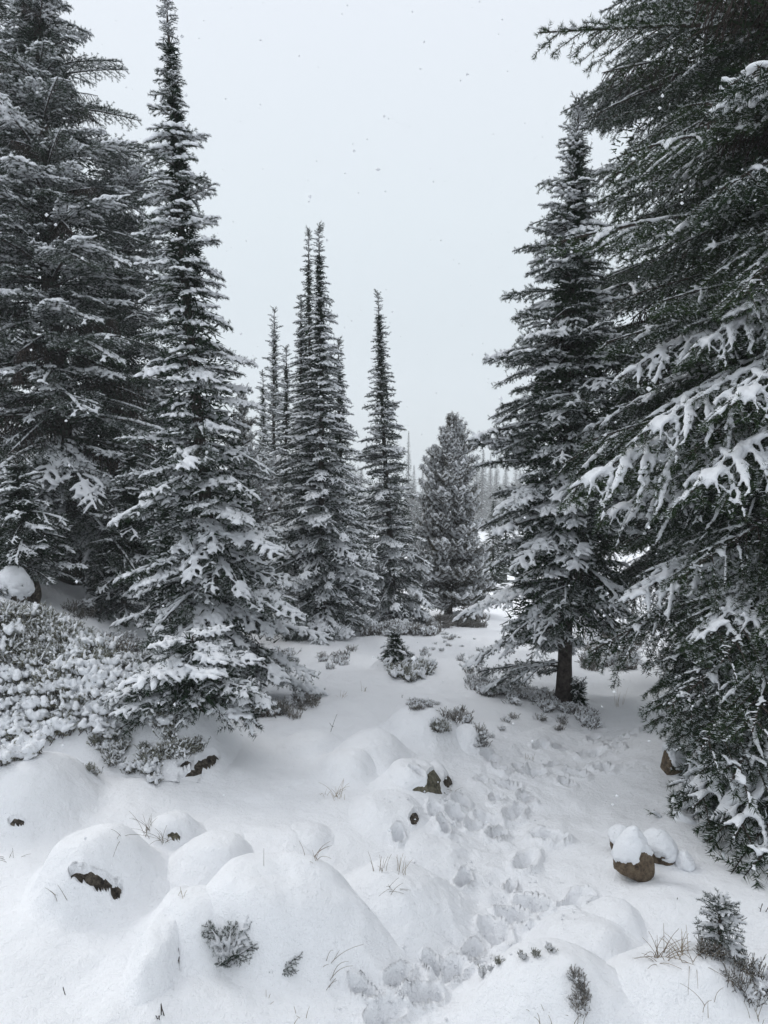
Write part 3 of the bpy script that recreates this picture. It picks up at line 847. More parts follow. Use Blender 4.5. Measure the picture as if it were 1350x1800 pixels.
tree('fir_tree', 'paler snow-dusted fir at the left edge behind the massive fir', 'fir tree', GL, b, P(-20, -500, b[1]),
     [(0, 1.1), (.5, .9), (1, .05)], FIR, 104, step=.2, per=6, trunk_r=.12, snow=.7, cap=280)
b = ground_at(210, 7.4)
tree('fir_tree', 'low dark fir in the shade at the foot of the massive fir', 'fir tree', GL, b, P(232, 775, b[1]),
     [(0, .42), (.3, .5), (1, .04)], FIR, 105, inner=6000, step=.10, per=6, trunk_r=.03, h0=.12, snow=.15, cap=150)
b = ground_at(40, 6.6)
tree('fir_tree', 'short dark fir with lightly snowed low boughs above the dark rock at left', 'fir tree', GL, b, P(30, 800, b[1]),
     [(0, .45), (.4, .55), (1, .04)], FIR, 106, inner=4000, step=.10, per=6, trunk_r=.03, h0=.2, snow=.35, cap=150)
# young firs at the foot of the slender fir
b = on(305, 1190)
tree('young_fir', 'young fir with rounded snow cushions standing against the slender fir', 'young fir', None, b, P(288, 872, b[1]),
     [(0, .26), (.35, .24), (.7, .15), (1, .03)], FIR[:6], 107, inner=1500, step=.085, per=5, trunk_r=.016, h0=.12, snow=.95, cap=100)
b = on(352, 1240)
tree('young_fir', 'low spreading young fir weighed down by thick pads of snow beside the heather boulder', 'young fir', None, b, P(338, 1120, b[1]),
     [(0, .34), (.45, .38), (1, .20)], FIR[2:7], 108, inner=2500, step=.055, per=7, trunk_r=.02, h0=.15, snow=1, cap=80, twigs=False, p_top=6, p_mid=2)
# middle group
GC = 'narrow snow-laden firs in the middle of the clearing'
b = on(570, 1122)
tree('fir_tree', 'tallest narrow fir of the middle group, its tip the highest', 'fir tree', GC, b, P(560, 398, b[1]),
     [(0, .60), (.1, .64), (.25, .58), (.4, .46), (.55, .34), (.7, .21), (.85, .10), (1, .02)], FIR, 110, step=.088, per=5, trunk_r=.05, snow=1.2, inner=6000, cap=300, p_mid=0)
b = ground_at(540, b[1] + .35)
tree('fir_tree', 'second stem of the middle group, a twin tip just left of the tallest', 'fir tree', GC, b, P(543, 407, b[1]),
     [(0, .45), (.3, .40), (.55, .22), (.75, .16), (.9, .09), (1, .02)], FIR, 111, step=.10, per=4, trunk_r=.04, snow=1.0, inner=3000, cap=250, p_mid=0)
b = ground_at(535, b[1] + .1)
tree('fir_tree', 'shorter pointed fir on the left flank of the middle group', 'fir tree', GC, b, P(529, 528, b[1]),
     [(0, .55), (.3, .45), (.6, .25), (.85, .13), (1, .02)], FIR, 112, step=.10, per=4, trunk_r=.04, snow=1.2, inner=3000, cap=230)
b = ground_at(606, b[1] + .3)
tree('fir_tree', 'shorter pointed fir on the right flank of the middle group', 'fir tree', GC, b, P(595, 598, b[1]),
     [(0, .55), (.3, .48), (.6, .30), (.85, .13), (1, .02)], FIR, 113, step=.10, per=4, trunk_r=.04, snow=1.2, inner=3000, cap=230)
b = on(692, 1094)
tree('fir_tree', 'lone narrow fir with a thin leaning tip between the middle group and the pine', 'fir tree', GC, b, P(664, 514, b[1]),
     [(0, .80), (.08, .82), (.25, .62), (.45, .48), (.6, .34), (.75, .22), (.88, .12), (1, .02)], FIR, 114, step=.098, per=5, trunk_r=.055, snow=.8, inner=6000, cap=300, p_mid=8)
b = on(788, 1080)
PT = tree('pine_tree', 'bushy brownish pine with several blunt tops right of the lone narrow fir', 'pine tree', None, b, P(795, 738, b[1]),
     [(0, .55), (.1, .62), (.3, .60), (.6, .52), (.8, .42), (.93, .26), (1, .12)], PIN, 115, inner=11000, inner_mat='pine', step=.085, per=7, trunk_r=.06, h0=.03, snow=1.3, cap=262, p_low=-6, p_mid=12, p_top=45, rjit=.35)
rq = random.Random(8)
for k in range(34):
    f = rq.uniform(.35, .90); a = rq.random() * 6.28; r_ = np.interp(f, [.35, .7, .9], [.42, .34, .12]) * rq.uniform(.6, 1.15)
    hh = (P(795, 738, b[1])[2] - b[2]) * f
    add_branch(PT, PIN[k % 3], (math.cos(a) * r_, math.sin(a) * r_, hh), a, math.radians(rq.uniform(62, 84)), 0, rq.uniform(.8, 1.3), 1)
# behind, left of the middle group
GB = 'pale snow-dusted trees behind the middle group'
for k, (px, d, py, r0, lb) in enumerate([
        (482, 13.5, 543, .50, 'tall pale fir with a blunt frosted tip behind the middle group at left'),
        (503, 12.5, 610, .45, 'pale pointed fir just right of the blunt frosted fir'),
        (462, 14.5, 655, .5, 'pale fir lower than its neighbours on the left of the frosted pair'),
        (425, 11.5, 690, .75, 'bushy snow-dusted tree half hidden behind the slender fir'),
        (640, 17.5, 880, .6, 'small snow-dusted fir seen in the gap left of the lone narrow fir')]):
    b = ground_at(px, d)
    tree('fir_tree', lb, 'fir tree', GB, b, P(px, py, d), [(0, r0 * 1.5), (.4, r0), (.75, r0 * .42), (.92, r0 * .28), (1, .05)],
         (PIN if k in (3,) else FIR), 120 + k, step=.17 if k != 4 else .13, per=5, trunk_r=.05, snow=1.1, inner=3500, cap=180, p_mid=25 if k in (0, 2) else 12)
b = on(697, 1162)
tree('young_fir', 'tiny young fir in front of the lone narrow fir', 'young fir', None, b, P(693, 1112, b[1]),
     [(0, .17), (.5, .13), (1, .02)], FIR[:4], 130, inner=500, step=.05, per=5, trunk_r=.008, snow=.6, cap=60)
# right side
b = on(990, 1238)
R1 = tree('spruce_tree', 'spruce with a bare lower trunk standing at the bend of the track', 'spruce tree', GR, b, P(1017, 172, b[1]),
     [(0, .50), (.05, .62), (.14, .72), (.22, .62), (.30, .58), (.45, .58), (.55, .54), (.66, .46), (.74, .36), (.80, .25), (.86, .15), (.92, .12), (1, .03)],
     FIR, 140, inner=16000, step=.078, per=5, trunk_r=.052, h0=.06, snow=lambda f, a: .85, p_mid=4, p_low=-16, cap=262, dead=20, rjit=.26,
     az_skip=lambda az, f: f < .17 and (math.sin(az) < .15 or math.cos(az) > .5))
R1b = b
for (px, py, dd, up, q, sn) in [(803, 1086, 0, .30, 8, 2), (838, 930, .1, .28, 8, 1), (868, 665, 0, .12, 7, 1), (884, 524, 0, .05, 6, 0), (866, 800, -.1, .22, 8, 1), (845, 1010, -.2, .30, 8, 1), (880, 1120, -.3, .25, 7, 1), (905, 430, 0, .0, 5, 0), (860, 735, .2, .2, 8, 1), (930, 1150, -.4, .2, 7, 1), (1090, 1120, -.1, .2, 6, 1), (872, 900, -.3, .25, 8, 2), (900, 985, -.45, .25, 7, 2), (842, 1180, .3, .12, 8, 0)]:
    tip = P(px, py, b[1] + dd); hh = max(tip[2] - b[2] + up, .12)
    ax_ = (P(1017, 172, b[1]) - b); c = b + ax_ * hh / ax_[2]; v = tip - c; L = float(np.linalg.norm(v))
    add_branch(R1, FIR[q], c - b, math.atan2(v[1], v[0]), math.asin(v[2] / L) + .10, 0, L / FIR[q].L, sn)
b = on(1016, 1240)
tree('young_fir', 'small dark seedling fir at the foot of the bare spruce trunk', 'young fir', None, b, P(1014, 1200, b[1]),
     [(0, .09), (1, .03)], FIR[:3], 141, inner=200, step=.04, per=5, trunk_r=.006, snow=.4, cap=30)
b = ground_at(1235, 6.5)
tree('spruce_tree', 'tall dark spruce behind the nearest one, its drooping limbs reaching the frame top', 'spruce tree', GR, b, P(1275, -900, b[1]),
     [(0, 1.0), (.12, 1.3), (.5, 1.35), (.7, 1.15), (1, .1)], SPR + LIMB, 142, inner=26000, inner_mat='needle_dark', step=.17, per=5, trunk_r=.15, h0=.10, snow=lambda f, a: .35 if f < .6 else .05, p_mid=0, p_low=-14, cap=240, dead=60, rjit=.25, az_skip=lambda az, f: math.sin(az) > .7)
b = ground_at(1500, 3.9)
ov = tree('spruce_tree', 'nearest big spruce at the right edge, thick snow on its outstretched boughs', 'spruce tree', GR, b, P(1560, -1500, b[1]),
     [(0, .55), (.05, .72), (.12, .95), (.25, 1.30), (.5, 1.30), (.65, 1.05), (1, .1)], SPR + LIMB, 143, inner=30000, inner_mat='needle_dark', step=.155, per=6, trunk_r=.14, h0=.035, snow=lambda f, a: .50 if f < .42 else .06, p_mid=2, p_low=-14, cap=250, dead=50, rjit=.25,
     az_skip=lambda az, f: math.cos(az) > .25 and math.sin(az) > -.9)
R3b = b
# outstretched limbs of the nearest spruce, placed where the photograph shows them
def limb(root, rb, tip, h_from, p, snow=1, roll=0.0):
    c = np.array([rb[0], rb[1], rb[2] + h_from]); v = tip - c
    L = np.linalg.norm(v); az = math.atan2(v[1], v[0]); pit = math.asin(v[2] / L)
    add_branch(root, p, c - rb, az, pit + .12, roll, L / p.L, snow)
for (px, py, d, up) in [(1000, 790, 3.75, .35), (1130, 700, 3.5, .30), (1205, 790, 3.2, .30), (1090, 610, 3.9, .3), (1210, 560, 3.5, .2), (1290, 640, 3.1, .25), (1320, 500, 3.4, .1),
                        (1035, 1085, 3.9, .28), (1110, 1010, 3.7, .28), (1150, 1160, 3.7, .2), (1210, 960, 3.4, .25), (1240, 1080, 3.3, .2), (1150, 1225, 3.9, .1), (1215, 1290, 3.5, .08),
                        (1190, 1180, 3.2, .2), (1255, 1250, 3.0, .2), (1262, 1320, 3.1, .12), (1300, 1200, 2.9, .2), (1290, 1420, 2.85, .06), (1250, 1460, 3.0, .04), (1330, 1470, 2.7, .08), (1300, 1100, 3.0, .2), (1200, 1080, 3.5, .2), (1150, 880, 3.9, .3), (1050, 860, 4.1, .3), (1205, 1440, 3.2, .02), (1230, 1380, 3.1, .05), (1290, 1500, 2.8, .02), (1310, 1330, 2.9, .1), (1250, 160, 3.5, .2), (1130, 420, 4.0, .2)]:
    tip = P(px, py, d)
    q = (SPR[2:4] if py > 1250 else LIMB)[(px // 10 + py // 10) % 2]
    limb(ov, R3b, tip, max(tip[2] - R3b[2] + up, .12), q, (2 if px in (1000, 1130, 1205, 1290, 1090, 1210, 1320) and py < 820 else (1 if (px // 10) % 3 else 2)) if py > 480 else 0, random.uniform(-.2, .2))

# ------------------------------------------------------------------ far trees: trunk and crown only
def far_crown(rng, H, R, snow, quads=520, spiky=1.0):
    n = quads
    f = rng.random(n) ** .8
    az = rng.random(n) * 6.283
    rad = R * (1.02 - f) ** .85 * rng.uniform(.35, 1.1, n) * (1 + .15 * np.sin(f * H * 5))
    L = R * (.30 * (1.05 - f) + .08) * rng.uniform(.8, 1.5, n)
    p = np.stack([rad * np.cos(az), rad * np.sin(az), f * H * .98 + .02 * H], 1)
    o = np.stack([np.cos(az), np.sin(az), rng.uniform(-.45, .15, n)], 1)
    s = np.stack([-np.sin(az), np.cos(az), rng.uniform(-.2, .2, n)], 1)
    w = L * .5
    tip = p + o * L[:, None]
    V1 = np.stack([p - o * L[:, None] * .6, p + s * w[:, None] * .5, tip, p - s * w[:, None] * .5], 1)
    V1[:, 1:4, 2] -= 0
    Fq = np.arange(n * 4).reshape(-1, 4)
    F = np.concatenate([Fq[:, [0, 1, 2]], Fq[:, [0, 2, 3]]])
    V = V1.reshape(-1, 3)
    mi = np.zeros(len(F), int)
    k = rng.random(n) < snow
    V2 = V1[k].copy(); V2[..., 2] += .035 * H / 8 + .02; c = V2.mean(1, keepdims=True); V2 = c + (V2 - c) * .8
    F2 = np.arange(len(V2) * 4).reshape(-1, 4); F2 = np.concatenate([F2[:, [0, 1, 2]], F2[:, [0, 2, 3]]])
    return cat_mesh([(V, F, 0), (V2.reshape(-1, 3), F2, 1)])
FARM = []
for k in range(6):
    rng = np.random.default_rng(200 + k)
    V, F, mi = far_crown(rng, 8.0, [.95, 1.2, .8, 1.1, 1.4, 1.0][k], .45, 1500)
    FARM.append(mk_mesh('far_crown', V, F, [M['needle'], M['tsnow']], mi, smooth=False))
tv, tf = tubes(np.array([[[0, 0, -.6], [0, 0, 3.], [0, 0, 7.8]]]), np.array([[.14, .08, .01]]), 6)
FART = mk_mesh('far_trunk', tv, tf, [M['bark']])
def far_tree(px, d, py, wid, label, group, k):
    b = ground_at(px, d); t = P(px, py, d)
    s = (t[2] - b[2]) / 8.0
    r = empty('far_fir', b); tag(r, label, 'fir tree', group)
    r.rotation_euler = (0, 0, k * 1.7); r.scale = (s * wid, s * wid, s)
    link('trunk', FART, r); link('crown', FARM[k % 6], r)
far_tree(718, 125, 757, .62, 'lone hazy fir tip rising above the distant wood behind the lone narrow fir', None, 2)
for k, (px, d, py, lb) in enumerate([(743, 150, 822, 'hazy fir of the distant wood just left of the pine'), (849, 140, 790, 'hazy distant fir nearest the right side of the pine'),
        (862, 155, 797, 'hazy distant fir, second to the right of the pine'), (873, 170, 803, 'hazy distant fir, third to the right of the pine'), (838, 175, 812, 'hazy distant fir peeping from behind the right edge of the pine')]):
    far_tree(px, d, py, .8, lb, 'hazy firs of the distant wood', k)
rs = random.Random(77)
GF = 'hazy firs filling the slope behind the clearing'
pxs = []
for k in range(130):
    d = 95 * (1.0 + k / 130 * 1.6)
    px = rs.uniform(250, 1130)
    py = 852 - 25 * rs.random() - (d - 95) * .15 + rs.uniform(-12, 22)
    far_tree(px, d, py, rs.uniform(.8, 1.3), 'hazy fir in the closed wood far behind the clearing', GF, k)
for k, (px, d, py, lb) in enumerate([(745, 24, 868, 'small snow-plastered fir in the gap left of the pine'), (733, 29, 885, 'smaller snow-plastered fir behind the one left of the pine'), (868, 22, 880, 'snow-plastered fir in the gap right of the pine'),
        (890, 26, 868, 'snow-plastered fir further right behind the bare-trunked spruce'), (633, 24, 850, 'snow-plastered fir between the middle group and the lone narrow fir'), (1040, 16, 990, 'small snowy fir seen right of the bare spruce trunk')]):
    far_tree(px, d, py, 1.3, lb, 'snow-plastered firs at the far side of the clearing', k + 1)
# ================================================================== SHRUBS, GRASS, TWIGS
def sprig_proto(seed, h, n, spread, mname, snowr, cover, vox=.007, ln=.008, w=.0022, dens=900, frost=.85, branchy=2):
    rng = np.random.default_rng(seed)
    S = []
    for k in range(n):
        a = rng.random() * 6.283; t = rng.random() ** .6 * spread
        d = np.array([math.cos(a) * t, math.sin(a) * t, 1.0]); d /= np.linalg.norm(d)
        o = np.array([rng.normal() * h * .35, rng.normal() * h * .35, -.01])
        L = h * rng.uniform(.6, 1.15)
        s = np.linspace(0, 1, 5)
        c = o + d * L * s[:, None] + rng.normal(size=3) * .08 * L * (s ** 2)[:, None]
        S.append(c)
        for q in range(branchy):
            i = rng.integers(1, 4); d2 = d + rng.normal(size=3) * .55; d2 /= np.linalg.norm(d2); d2[2] = abs(d2[2])
            S.append(c[i] + d2 * L * .45 * s[:, None])
    S = np.array(S)
    nd = needles(rng, S, dens, ln, w, frost, .3, .9, t0=.25)
    tw = tubes(S, np.tile(np.linspace(.0018, .0008, 5), (len(S), 1)), 3, caps=False)
    V, F, mi = cat_mesh([(nd[0], nd[1], nd[2]), (tw[0], tw[1], 2)])
    p = Proto(); p.mesh = mk_mesh('sprig', V, F, [M[mname], M['frost'], M['twig']], mi, smooth=False)
    keep = rng.random(len(S)) < cover
    C = S[keep][:, 2:].copy()
    R = snowr * rng.uniform(.7, 1.3, (len(C), 1)) * np.array([.75, 1.05, .8])
    C[..., 2] += R * .5
    V, F = tubes(C, R, 7, .9)
    p.snow = voxel('sprig_snow', V, F, vox, 2, M['tsnow'])
    return p
HEA = [sprig_proto(60 + k, .080, 30, .9, 'heath', [.0060, .0075, .0105, .0130][k], [.5, .6, .75, .8][k], vox=[.005, .005, .006, .007][k], ln=.013, frost=.6) for k in range(4)]
HEAB = [sprig_proto(70 + k, .085, 26, 1.0, 'heath_brown', .0070, .60, vox=.0055, dens=700) for k in range(3)]
def sprig(root, p, loc, s, az, snow=True, name='sprig', tilt=(0, 0)):
    o = link(name, p.mesh, root); o.location = loc; o.rotation_euler = (tilt[0], tilt[1], az); o.scale = (s, s, s)
    if snow:
        q = link('snow', p.snow, o)
def in_poly(px, py, poly):
    c = False; n = len(poly)
    for i in range(n):
        x1, y1 = poly[i]; x2, y2 = poly[(i + 1) % n]
        if (y1 > py) != (y2 > py) and px < (x2 - x1) * (py - y1) / (y2 - y1) + x1: c = not c
    return c
rs = random.Random(5)
# heather mat on the sloping boulder
hb = on(120, 1230)
heather = empty('heather_shrub', hb); tag(heather, 'wide mat of frosted heather overgrowing the sloping boulder at left', 'heather')
poly = [(-60, 1062), (55, 1072), (150, 1120), (240, 1172), (300, 1212), (298, 1255), (225, 1262), (190, 1285), (120, 1290), (60, 1325), (-60, 1355)]
cand = []
while len(cand) < 3200:
    px, py = rs.uniform(-60, 305), rs.uniform(1055, 1360)
    if not in_poly(px, py, poly): continue
    if px > 180 and py > 1190 and rs.random() < .35: continue
    cand.append((px, py))
pts = []
for c, q in zip(cand, hit_many(cand, full_h)):
    if len(pts) < 292 and all((q[0] - a[0]) ** 2 + (q[1] - a[1]) ** 2 + (q[2] - a[2]) ** 2 > .060 ** 2 for _, a in pts): pts.append((c, q))
for (c, q) in pts:
    low = c[1] > 1190 - c[0] * .1
    k = rs.choice((1, 2, 3, 3)) if low else rs.choice((0, 0, 1, 2))
    sprig(heather, HEA[k], q - hb, rs.uniform(.75, 1.25), rs.random() * 6.28, True, tilt=(rs.uniform(-.1, .35), rs.uniform(-.1, .3)))
def shrub(label, spots, protos, cat='shrub', name='heather_shrub', s=(.8, 1.2), snow=.8, group=None):
    Q = hit_many(spots, full_h)
    q0 = Q[0]; r = empty(name, q0); tag(r, label, cat, group)
    for q in Q:
        sprig(r, rs.choice(protos), q - q0, rs.uniform(*s), rs.random() * 6.28, rs.random() < snow)
    return r
def around(px, py, rx, ry, n):
    return [(px + rs.gauss(0, 1) * rx * .5, py + rs.gauss(0, 1) * ry * .5) for _ in range(n)]
shrub('loose frosted heather tufts near the dark rock face of the sloping boulder', around(262, 1345, 30, 30, 16), HEA, s=(.5, .8))
shrub('frosted heather strip hanging down the right shoulder of the sloping boulder', around(292, 1250, 12, 50, 12), HEA, s=(.6, .9))
shrub('half-buried heather tufts on the bare snow below the heather mat', around(195, 1320, 25, 22, 8), HEA, s=(.5, .75))
shrub('two tiny heather tips left of the half-buried tufts', [(157, 1352), (168, 1360)], HEA, s=(.35, .5))
shrub('frosted twiggy tuft on the rock rim beside the heather mat', around(325, 1318, 26, 12, 12), HEA, s=(.5, .7))
shrub('pale brown grassy heather under the slender fir', around(470, 1252, 34, 9, 26) , HEAB, s=(.7, 1.0), snow=.3)
shrub('thin frosted stems right of the slender fir', around(540, 1235, 26, 12, 14), HEAB, s=(.5, .85), snow=.4)
shrub('snowy heather on the bank behind the sloping boulder', around(215, 1135, 40, 24, 34), HEAB, s=(.8, 1.2), snow=.7)
shrub('frosted bush of bare branches in the shade below the low dark fir', around(165, 1075, 34, 16, 20), HEAB, s=(.8, 1.3), snow=.5)
shrub('frosted heather right of the young firs on the slope', around(498, 1160, 22, 14, 16), HEAB, s=(.8, 1.1), snow=.6)
shrub('sparse heather below the middle firs', around(590, 1158, 40, 12, 14), HEAB, s=(.6, .9), snow=.5)
shrub('rounded snow-filled heather bush in front of the tiny young fir', around(722, 1182, 30, 12, 34), HEA, s=(.9, 1.3))
shrub('yellowish heather crest above the rounded mound', around(735, 1240, 34, 7, 20), HEAB, s=(.28, .48), snow=.8)
shrub('frosted heather clump on the right side of the rounded mound', around(775, 1280, 15, 10, 14), HEA, s=(.35, .55))
shrub('dead heather trailing from the small snow cushion', around(843, 1305, 12, 14, 12), HEAB, s=(.28, .5), snow=.8)
shrub('thin line of heather stems left of the dead heather bank', around(805, 1262, 22, 14, 10), HEAB, s=(.5, .8), snow=.4)
sp = []
for k in range(120):
    t = rs.random()
    px = 822 + 225 * t; py = np.interp(t, [0, .3, .6, .85, 1], [1196, 1212, 1232, 1248, 1268]) + rs.gauss(0, 8) + (t > .55) * rs.uniform(-6, 14)
    sp.append((px, py))
shrub('long bank of brown dead heather around the foot of the bare-trunked spruce', sp, HEAB, s=(.5, .85), snow=.9)
shrub('far heather patches right of the bare spruce trunk', [(rs.uniform(1030, 1120), rs.uniform(1120, 1180)) for _ in range(60)], HEAB, s=(.9, 1.4), snow=.6)
shrub('far heather patches in the bright gap left of the spruce', around(790, 1125, 40, 14, 14) + around(835, 1165, 26, 16, 14) + around(752, 1150, 22, 10, 8), HEAB, s=(.25, .6), snow=.85)
shrub('yellow-green scrub at the foot of the pine', [(rs.uniform(770, 850), rs.uniform(1088, 1104)) for _ in range(40)], HEAB, s=(1.0, 1.6), snow=.1)
shrub('yellow-green scrub beyond the track under the spruce limbs', [(rs.uniform(1030, 1115), rs.uniform(1105, 1122)) for _ in range(46)], HEAB, s=(1.0, 1.6), snow=.6)
shrub('frosted scrub below the middle group and the lone fir', [(rs.uniform(640, 770), rs.uniform(1098, 1120)) for _ in range(46)], HEAB, s=(1.0, 1.5), snow=.55)
shrub('scattered heather tips on the middle of the slope', [(rs.uniform(840, 990), rs.uniform(1258, 1285)) for _ in range(9)], HEAB, s=(.35, .6), snow=.3)
# small green-grey heather in the right foreground
shrub('grey-green heather sprigs at the lower right corner', [(1303, 1700), (1322, 1712), (1292, 1730), (1338, 1742), (1318, 1758)], HEAB, s=(.5, .8), snow=.6)
shrub('yellowish tuft at the foot of the small green fir seedling', [(1238, 1672), (1248, 1678), (1258, 1680)], HEAB, s=(.4, .6), snow=.1)
shrub('row of tiny heather tips on the crest of the pointed mound', [(876, 1692), (917, 1680), (921, 1684), (942, 1678), (968, 1670), (848, 1712), (862, 1706)], HEA, s=(.16, .30), snow=.3)
shrub('string of dark heather on the right face of the pointed mound', [(1012, 1715), (1016, 1725), (1021, 1735), (1024, 1745), (1026, 1757), (1018, 1768), (1022, 1778)], HEAB, s=(.22, .36), snow=.2)
# fir seedling and buried sprigs
b = on(1268, 1678)
tree('young_fir', 'small green fir seedling beside the dry grass, lower right', 'young fir', None, b, P(1264, 1590, b[1]),
     [(0, .05), (.3, .056), (.6, .044), (.85, .026), (1, .012)], FIR[:2], 160, inner=0, step=.019, per=4, trunk_r=.004, h0=.1, snow=.4, cap=60, p_mid=30, p_low=10, twigs=False)
def fir_sprig(label, px, py, shoots):
    q = on(px, py); r = empty('fir_sprig', q); tag(r, label, 'fir sprig')
    for (L, az, pit, k) in shoots:
        p = FIR[2 + k]; add_branch(r, p, (0, 0, -.01), math.radians(az), math.radians(pit), 0, L / p.L, 1 if L > .09 else 0)
fir_sprig('green fir sprig with a snow pad poking from the largest boulder', 400, 1692, [(.14, 150, 62, 0), (.15, 45, 58, 1), (.12, 90, 75, 0), (.11, 10, 45, 0), (.08, 250, 40, 1), (.10, 300, 60, 0)])
fir_sprig('small snow-blanketed fir sprig right of the green one', 490, 1708, [(.07, 150, 25, 0), (.09, 30, 30, 1), (.07, 80, 45, 0), (.06, 5, 10, 1)])
# dark bare twigs and dead branch reaching out over the snow at right
def twig_obj(label, px, py, L, n, lean, seed, mname='twig', group=None, r0=.0022, fork=True):
    rng = np.random.default_rng(seed)
    q = on(px, py); S = []; R = []
    for k in range(n):
        d = np.array([lean + rng.normal() * .25, rng.normal() * .3, 1.0]); d /= np.linalg.norm(d)
        l = L * rng.uniform(.65, 1.1); s = np.linspace(0, 1, 6)
        c = np.array([rng.normal() * .008, rng.normal() * .008, -.02]) + d * l * s[:, None] + rng.normal(size=3) * .1 * l * (s ** 2)[:, None]
        S.append(c); R.append(np.linspace(r0, r0 * .4, 6))
        if fork:
            for z in range(rng.integers(1, 4)):
                i = rng.integers(2, 5); d2 = d + rng.normal(size=3) * .7; d2 /= np.linalg.norm(d2)
                S.append(c[i] + d2 * l * .22 * s[:, None]); R.append(np.linspace(r0 * .7, r0 * .4, 6))
    V, F = tubes(np.array(S), np.array(R), 4)
    o = link('twig', mk_mesh('twig', V, F, [M[mname]])); o.location = q
    tag(o, label, 'twig', group)
def grass(label, px, py, L, n, spread, seed, lean=0.0, mname='straw', r0=.0011, group='dry grass tufts in the snow'):
    rng = np.random.default_rng(seed)
    q = on(px, py); S = []; R = []
    for k in range(n):
        a = rng.random() * 6.283; t = rng.random() * spread
        d = np.array([math.cos(a) * t + lean, math.sin(a) * t, 1.0]); d /= np.linalg.norm(d)
        l = L * rng.uniform(.5, 1.15); s = np.linspace(0, 1, 7)
        bend = rng.uniform(0, .9) * spread
        c = np.array([rng.normal() * .014, rng.normal() * .014, -.02]) + d * l * s[:, None]
        c[:, 0] += math.cos(a) * bend * l * s ** 2.2; c[:, 1] += math.sin(a) * bend * l * s ** 2.2; c[:, 2] -= bend * .7 * l * s ** 2.4
        S.append(c); R.append(np.linspace(r0, r0 * .45, 7))
    V, F = tubes(np.array(S), np.array(R), 3)
    o = link('grass_tuft', mk_mesh('grass_tuft', V, F, [M[mname]])); o.location = q
    tag(o, label, 'grass tuft', group)
grass('long dry grass tuft spreading beside the fir seedling, lower right', 1160, 1682, .11, 22, .9, 1, r0=.0013)
grass('upright dry grass stems between the long tuft and the fir seedling', 1200, 1676, .09, 16, .6, 2, r0=.0012)
grass('curling dry stalks hanging over the front of the dry grass bank', 1218, 1690, .09, 8, 1.6, 3)
grass('grass stems standing on the small round hump at left', 262, 1460, .10, 16, .7, 4, mname='heath_brown')
grass('grass stems beside the tiny stone patch of the small round hump', 288, 1470, .08, 12, .9, 5, mname='heath_brown')
grass('arching grass stalks left of the small round hump', 212, 1468, .09, 5, 1.6, 6, mname='heath_brown')
grass('short grass stems at the left edge below the heather boulder', 24, 1508, .06, 9, .9, 7, mname='heath_brown')
grass('short grass stems in front of the dark rock edge, left foreground', 112, 1570, .06, 9, .9, 8, mname='heath_brown')
grass('grass stems with seed heads in front of the largest boulder', 575, 1706, .13, 8, .5, 9, lean=.15, mname='heath_brown', r0=.0012)
grass('crossed low grass stalks below the seed heads', 572, 1738, .07, 6, 1.8, 10, mname='heath_brown')
grass('thin grass stems behind the wide low mound by the track', 668, 1528, .08, 9, .4, 11)
grass('thin grass stems on top of the wide low mound', 702, 1530, .09, 8, .3, 12)
grass('bent grass stalks on the wide low mound, near its crest', 688, 1560, .06, 9, 1.2, 13, mname='heath_brown')
grass('sparse pale grass in the middle of the snow slope', 592, 1402, .11, 14, .5, 14)
grass('second sparse pale grass patch left of the capped stone', 570, 1398, .07, 8, .7, 15)
grass('grass stems beside the low hump behind the largest boulder', 548, 1505, .07, 9, .8, 16)
grass('single upright stem on the low hump', 477, 1522, .10, 1, .05, 17, mname='heath_brown')
grass('thin grass stems in the mid distance left of the track', 930, 1335, .07, 8, .3, 18)
grass('fine grass right of the small dark stone', 795, 1388, .08, 10, .8, 19, mname='heath_brown')
grass('few grass stems at the right bottom corner', 1330, 1792, .09, 6, .5, 20, mname='heath_brown')
grass('thin bent stalks at the bottom edge right of the pointed mound', 1243, 1775, .10, 4, .6, 21, lean=-.3)
grass('grass stems at the bottom edge on the pointed mound', 955, 1782, .06, 6, .5, 22, mname='heath_brown')
grass('grass stems at the bottom edge below the string of heather', 1012, 1792, .06, 7, .8, 23, mname='heath_brown')
grass('faint grass stems on the left shoulder of the largest boulder', 322, 1570, .05, 4, .5, 24)
grass('faint short stems in the snow below the largest boulder', 470, 1762, .06, 4, .8, 25)
grass('faint short stems near the bottom centre', 520, 1785, .06, 5, .6, 26)
grass('thin stems on the slope below the middle firs', 640, 1215, .10, 8, .4, 27)
grass('thin stems left of the yellowish heather crest', 600, 1225, .08, 8, .5, 28)
grass('tall dry stems at the far end of the track', 1085, 1242, .16, 8, .2, 29)
twig_obj('dark forked twig sticking out of bare snow, lower left', 122, 1752, .045, 1, -.35, 31)
twig_obj('leaning dark twig on the slope below the slender fir', 438, 1303, .09, 1, .7, 32, r0=.0018)
twig_obj('upright knobbly twig on the slope right of the slender fir', 580, 1285, .13, 1, .15, 33, r0=.0018)
twig_obj('tiny upright twig on the slope under the pale brown heather', 425, 1292, .03, 2, 0, 34)
twig_obj('dark twigs at the bottom edge beside the upright stone', 285, 1790, .05, 4, 0, 35)
twig_obj('short black twig in the snow below the dark rock edge', 184, 1606, .02, 1, 0, 36)
twig_obj('thin dark stalk in the slope beside the rounded mound', 826, 1255, .11, 1, 0, 37, r0=.0018)
twig_obj('small dark twig on the snow beside the fir seedling', 1285, 1622, .05, 2, .8, 38)
twig_obj('dark forked twig lying at the right edge under the low boughs', 1335, 1600, .06, 2, .3, 39)
twig_obj('tiny dark twig near the flat snow swelling at right', 1185, 1575, .02, 2, .4, 40)
twig_obj('tiny black twig left of the cone-shaped stone', 1065, 1502, .02, 2, .9, 41)
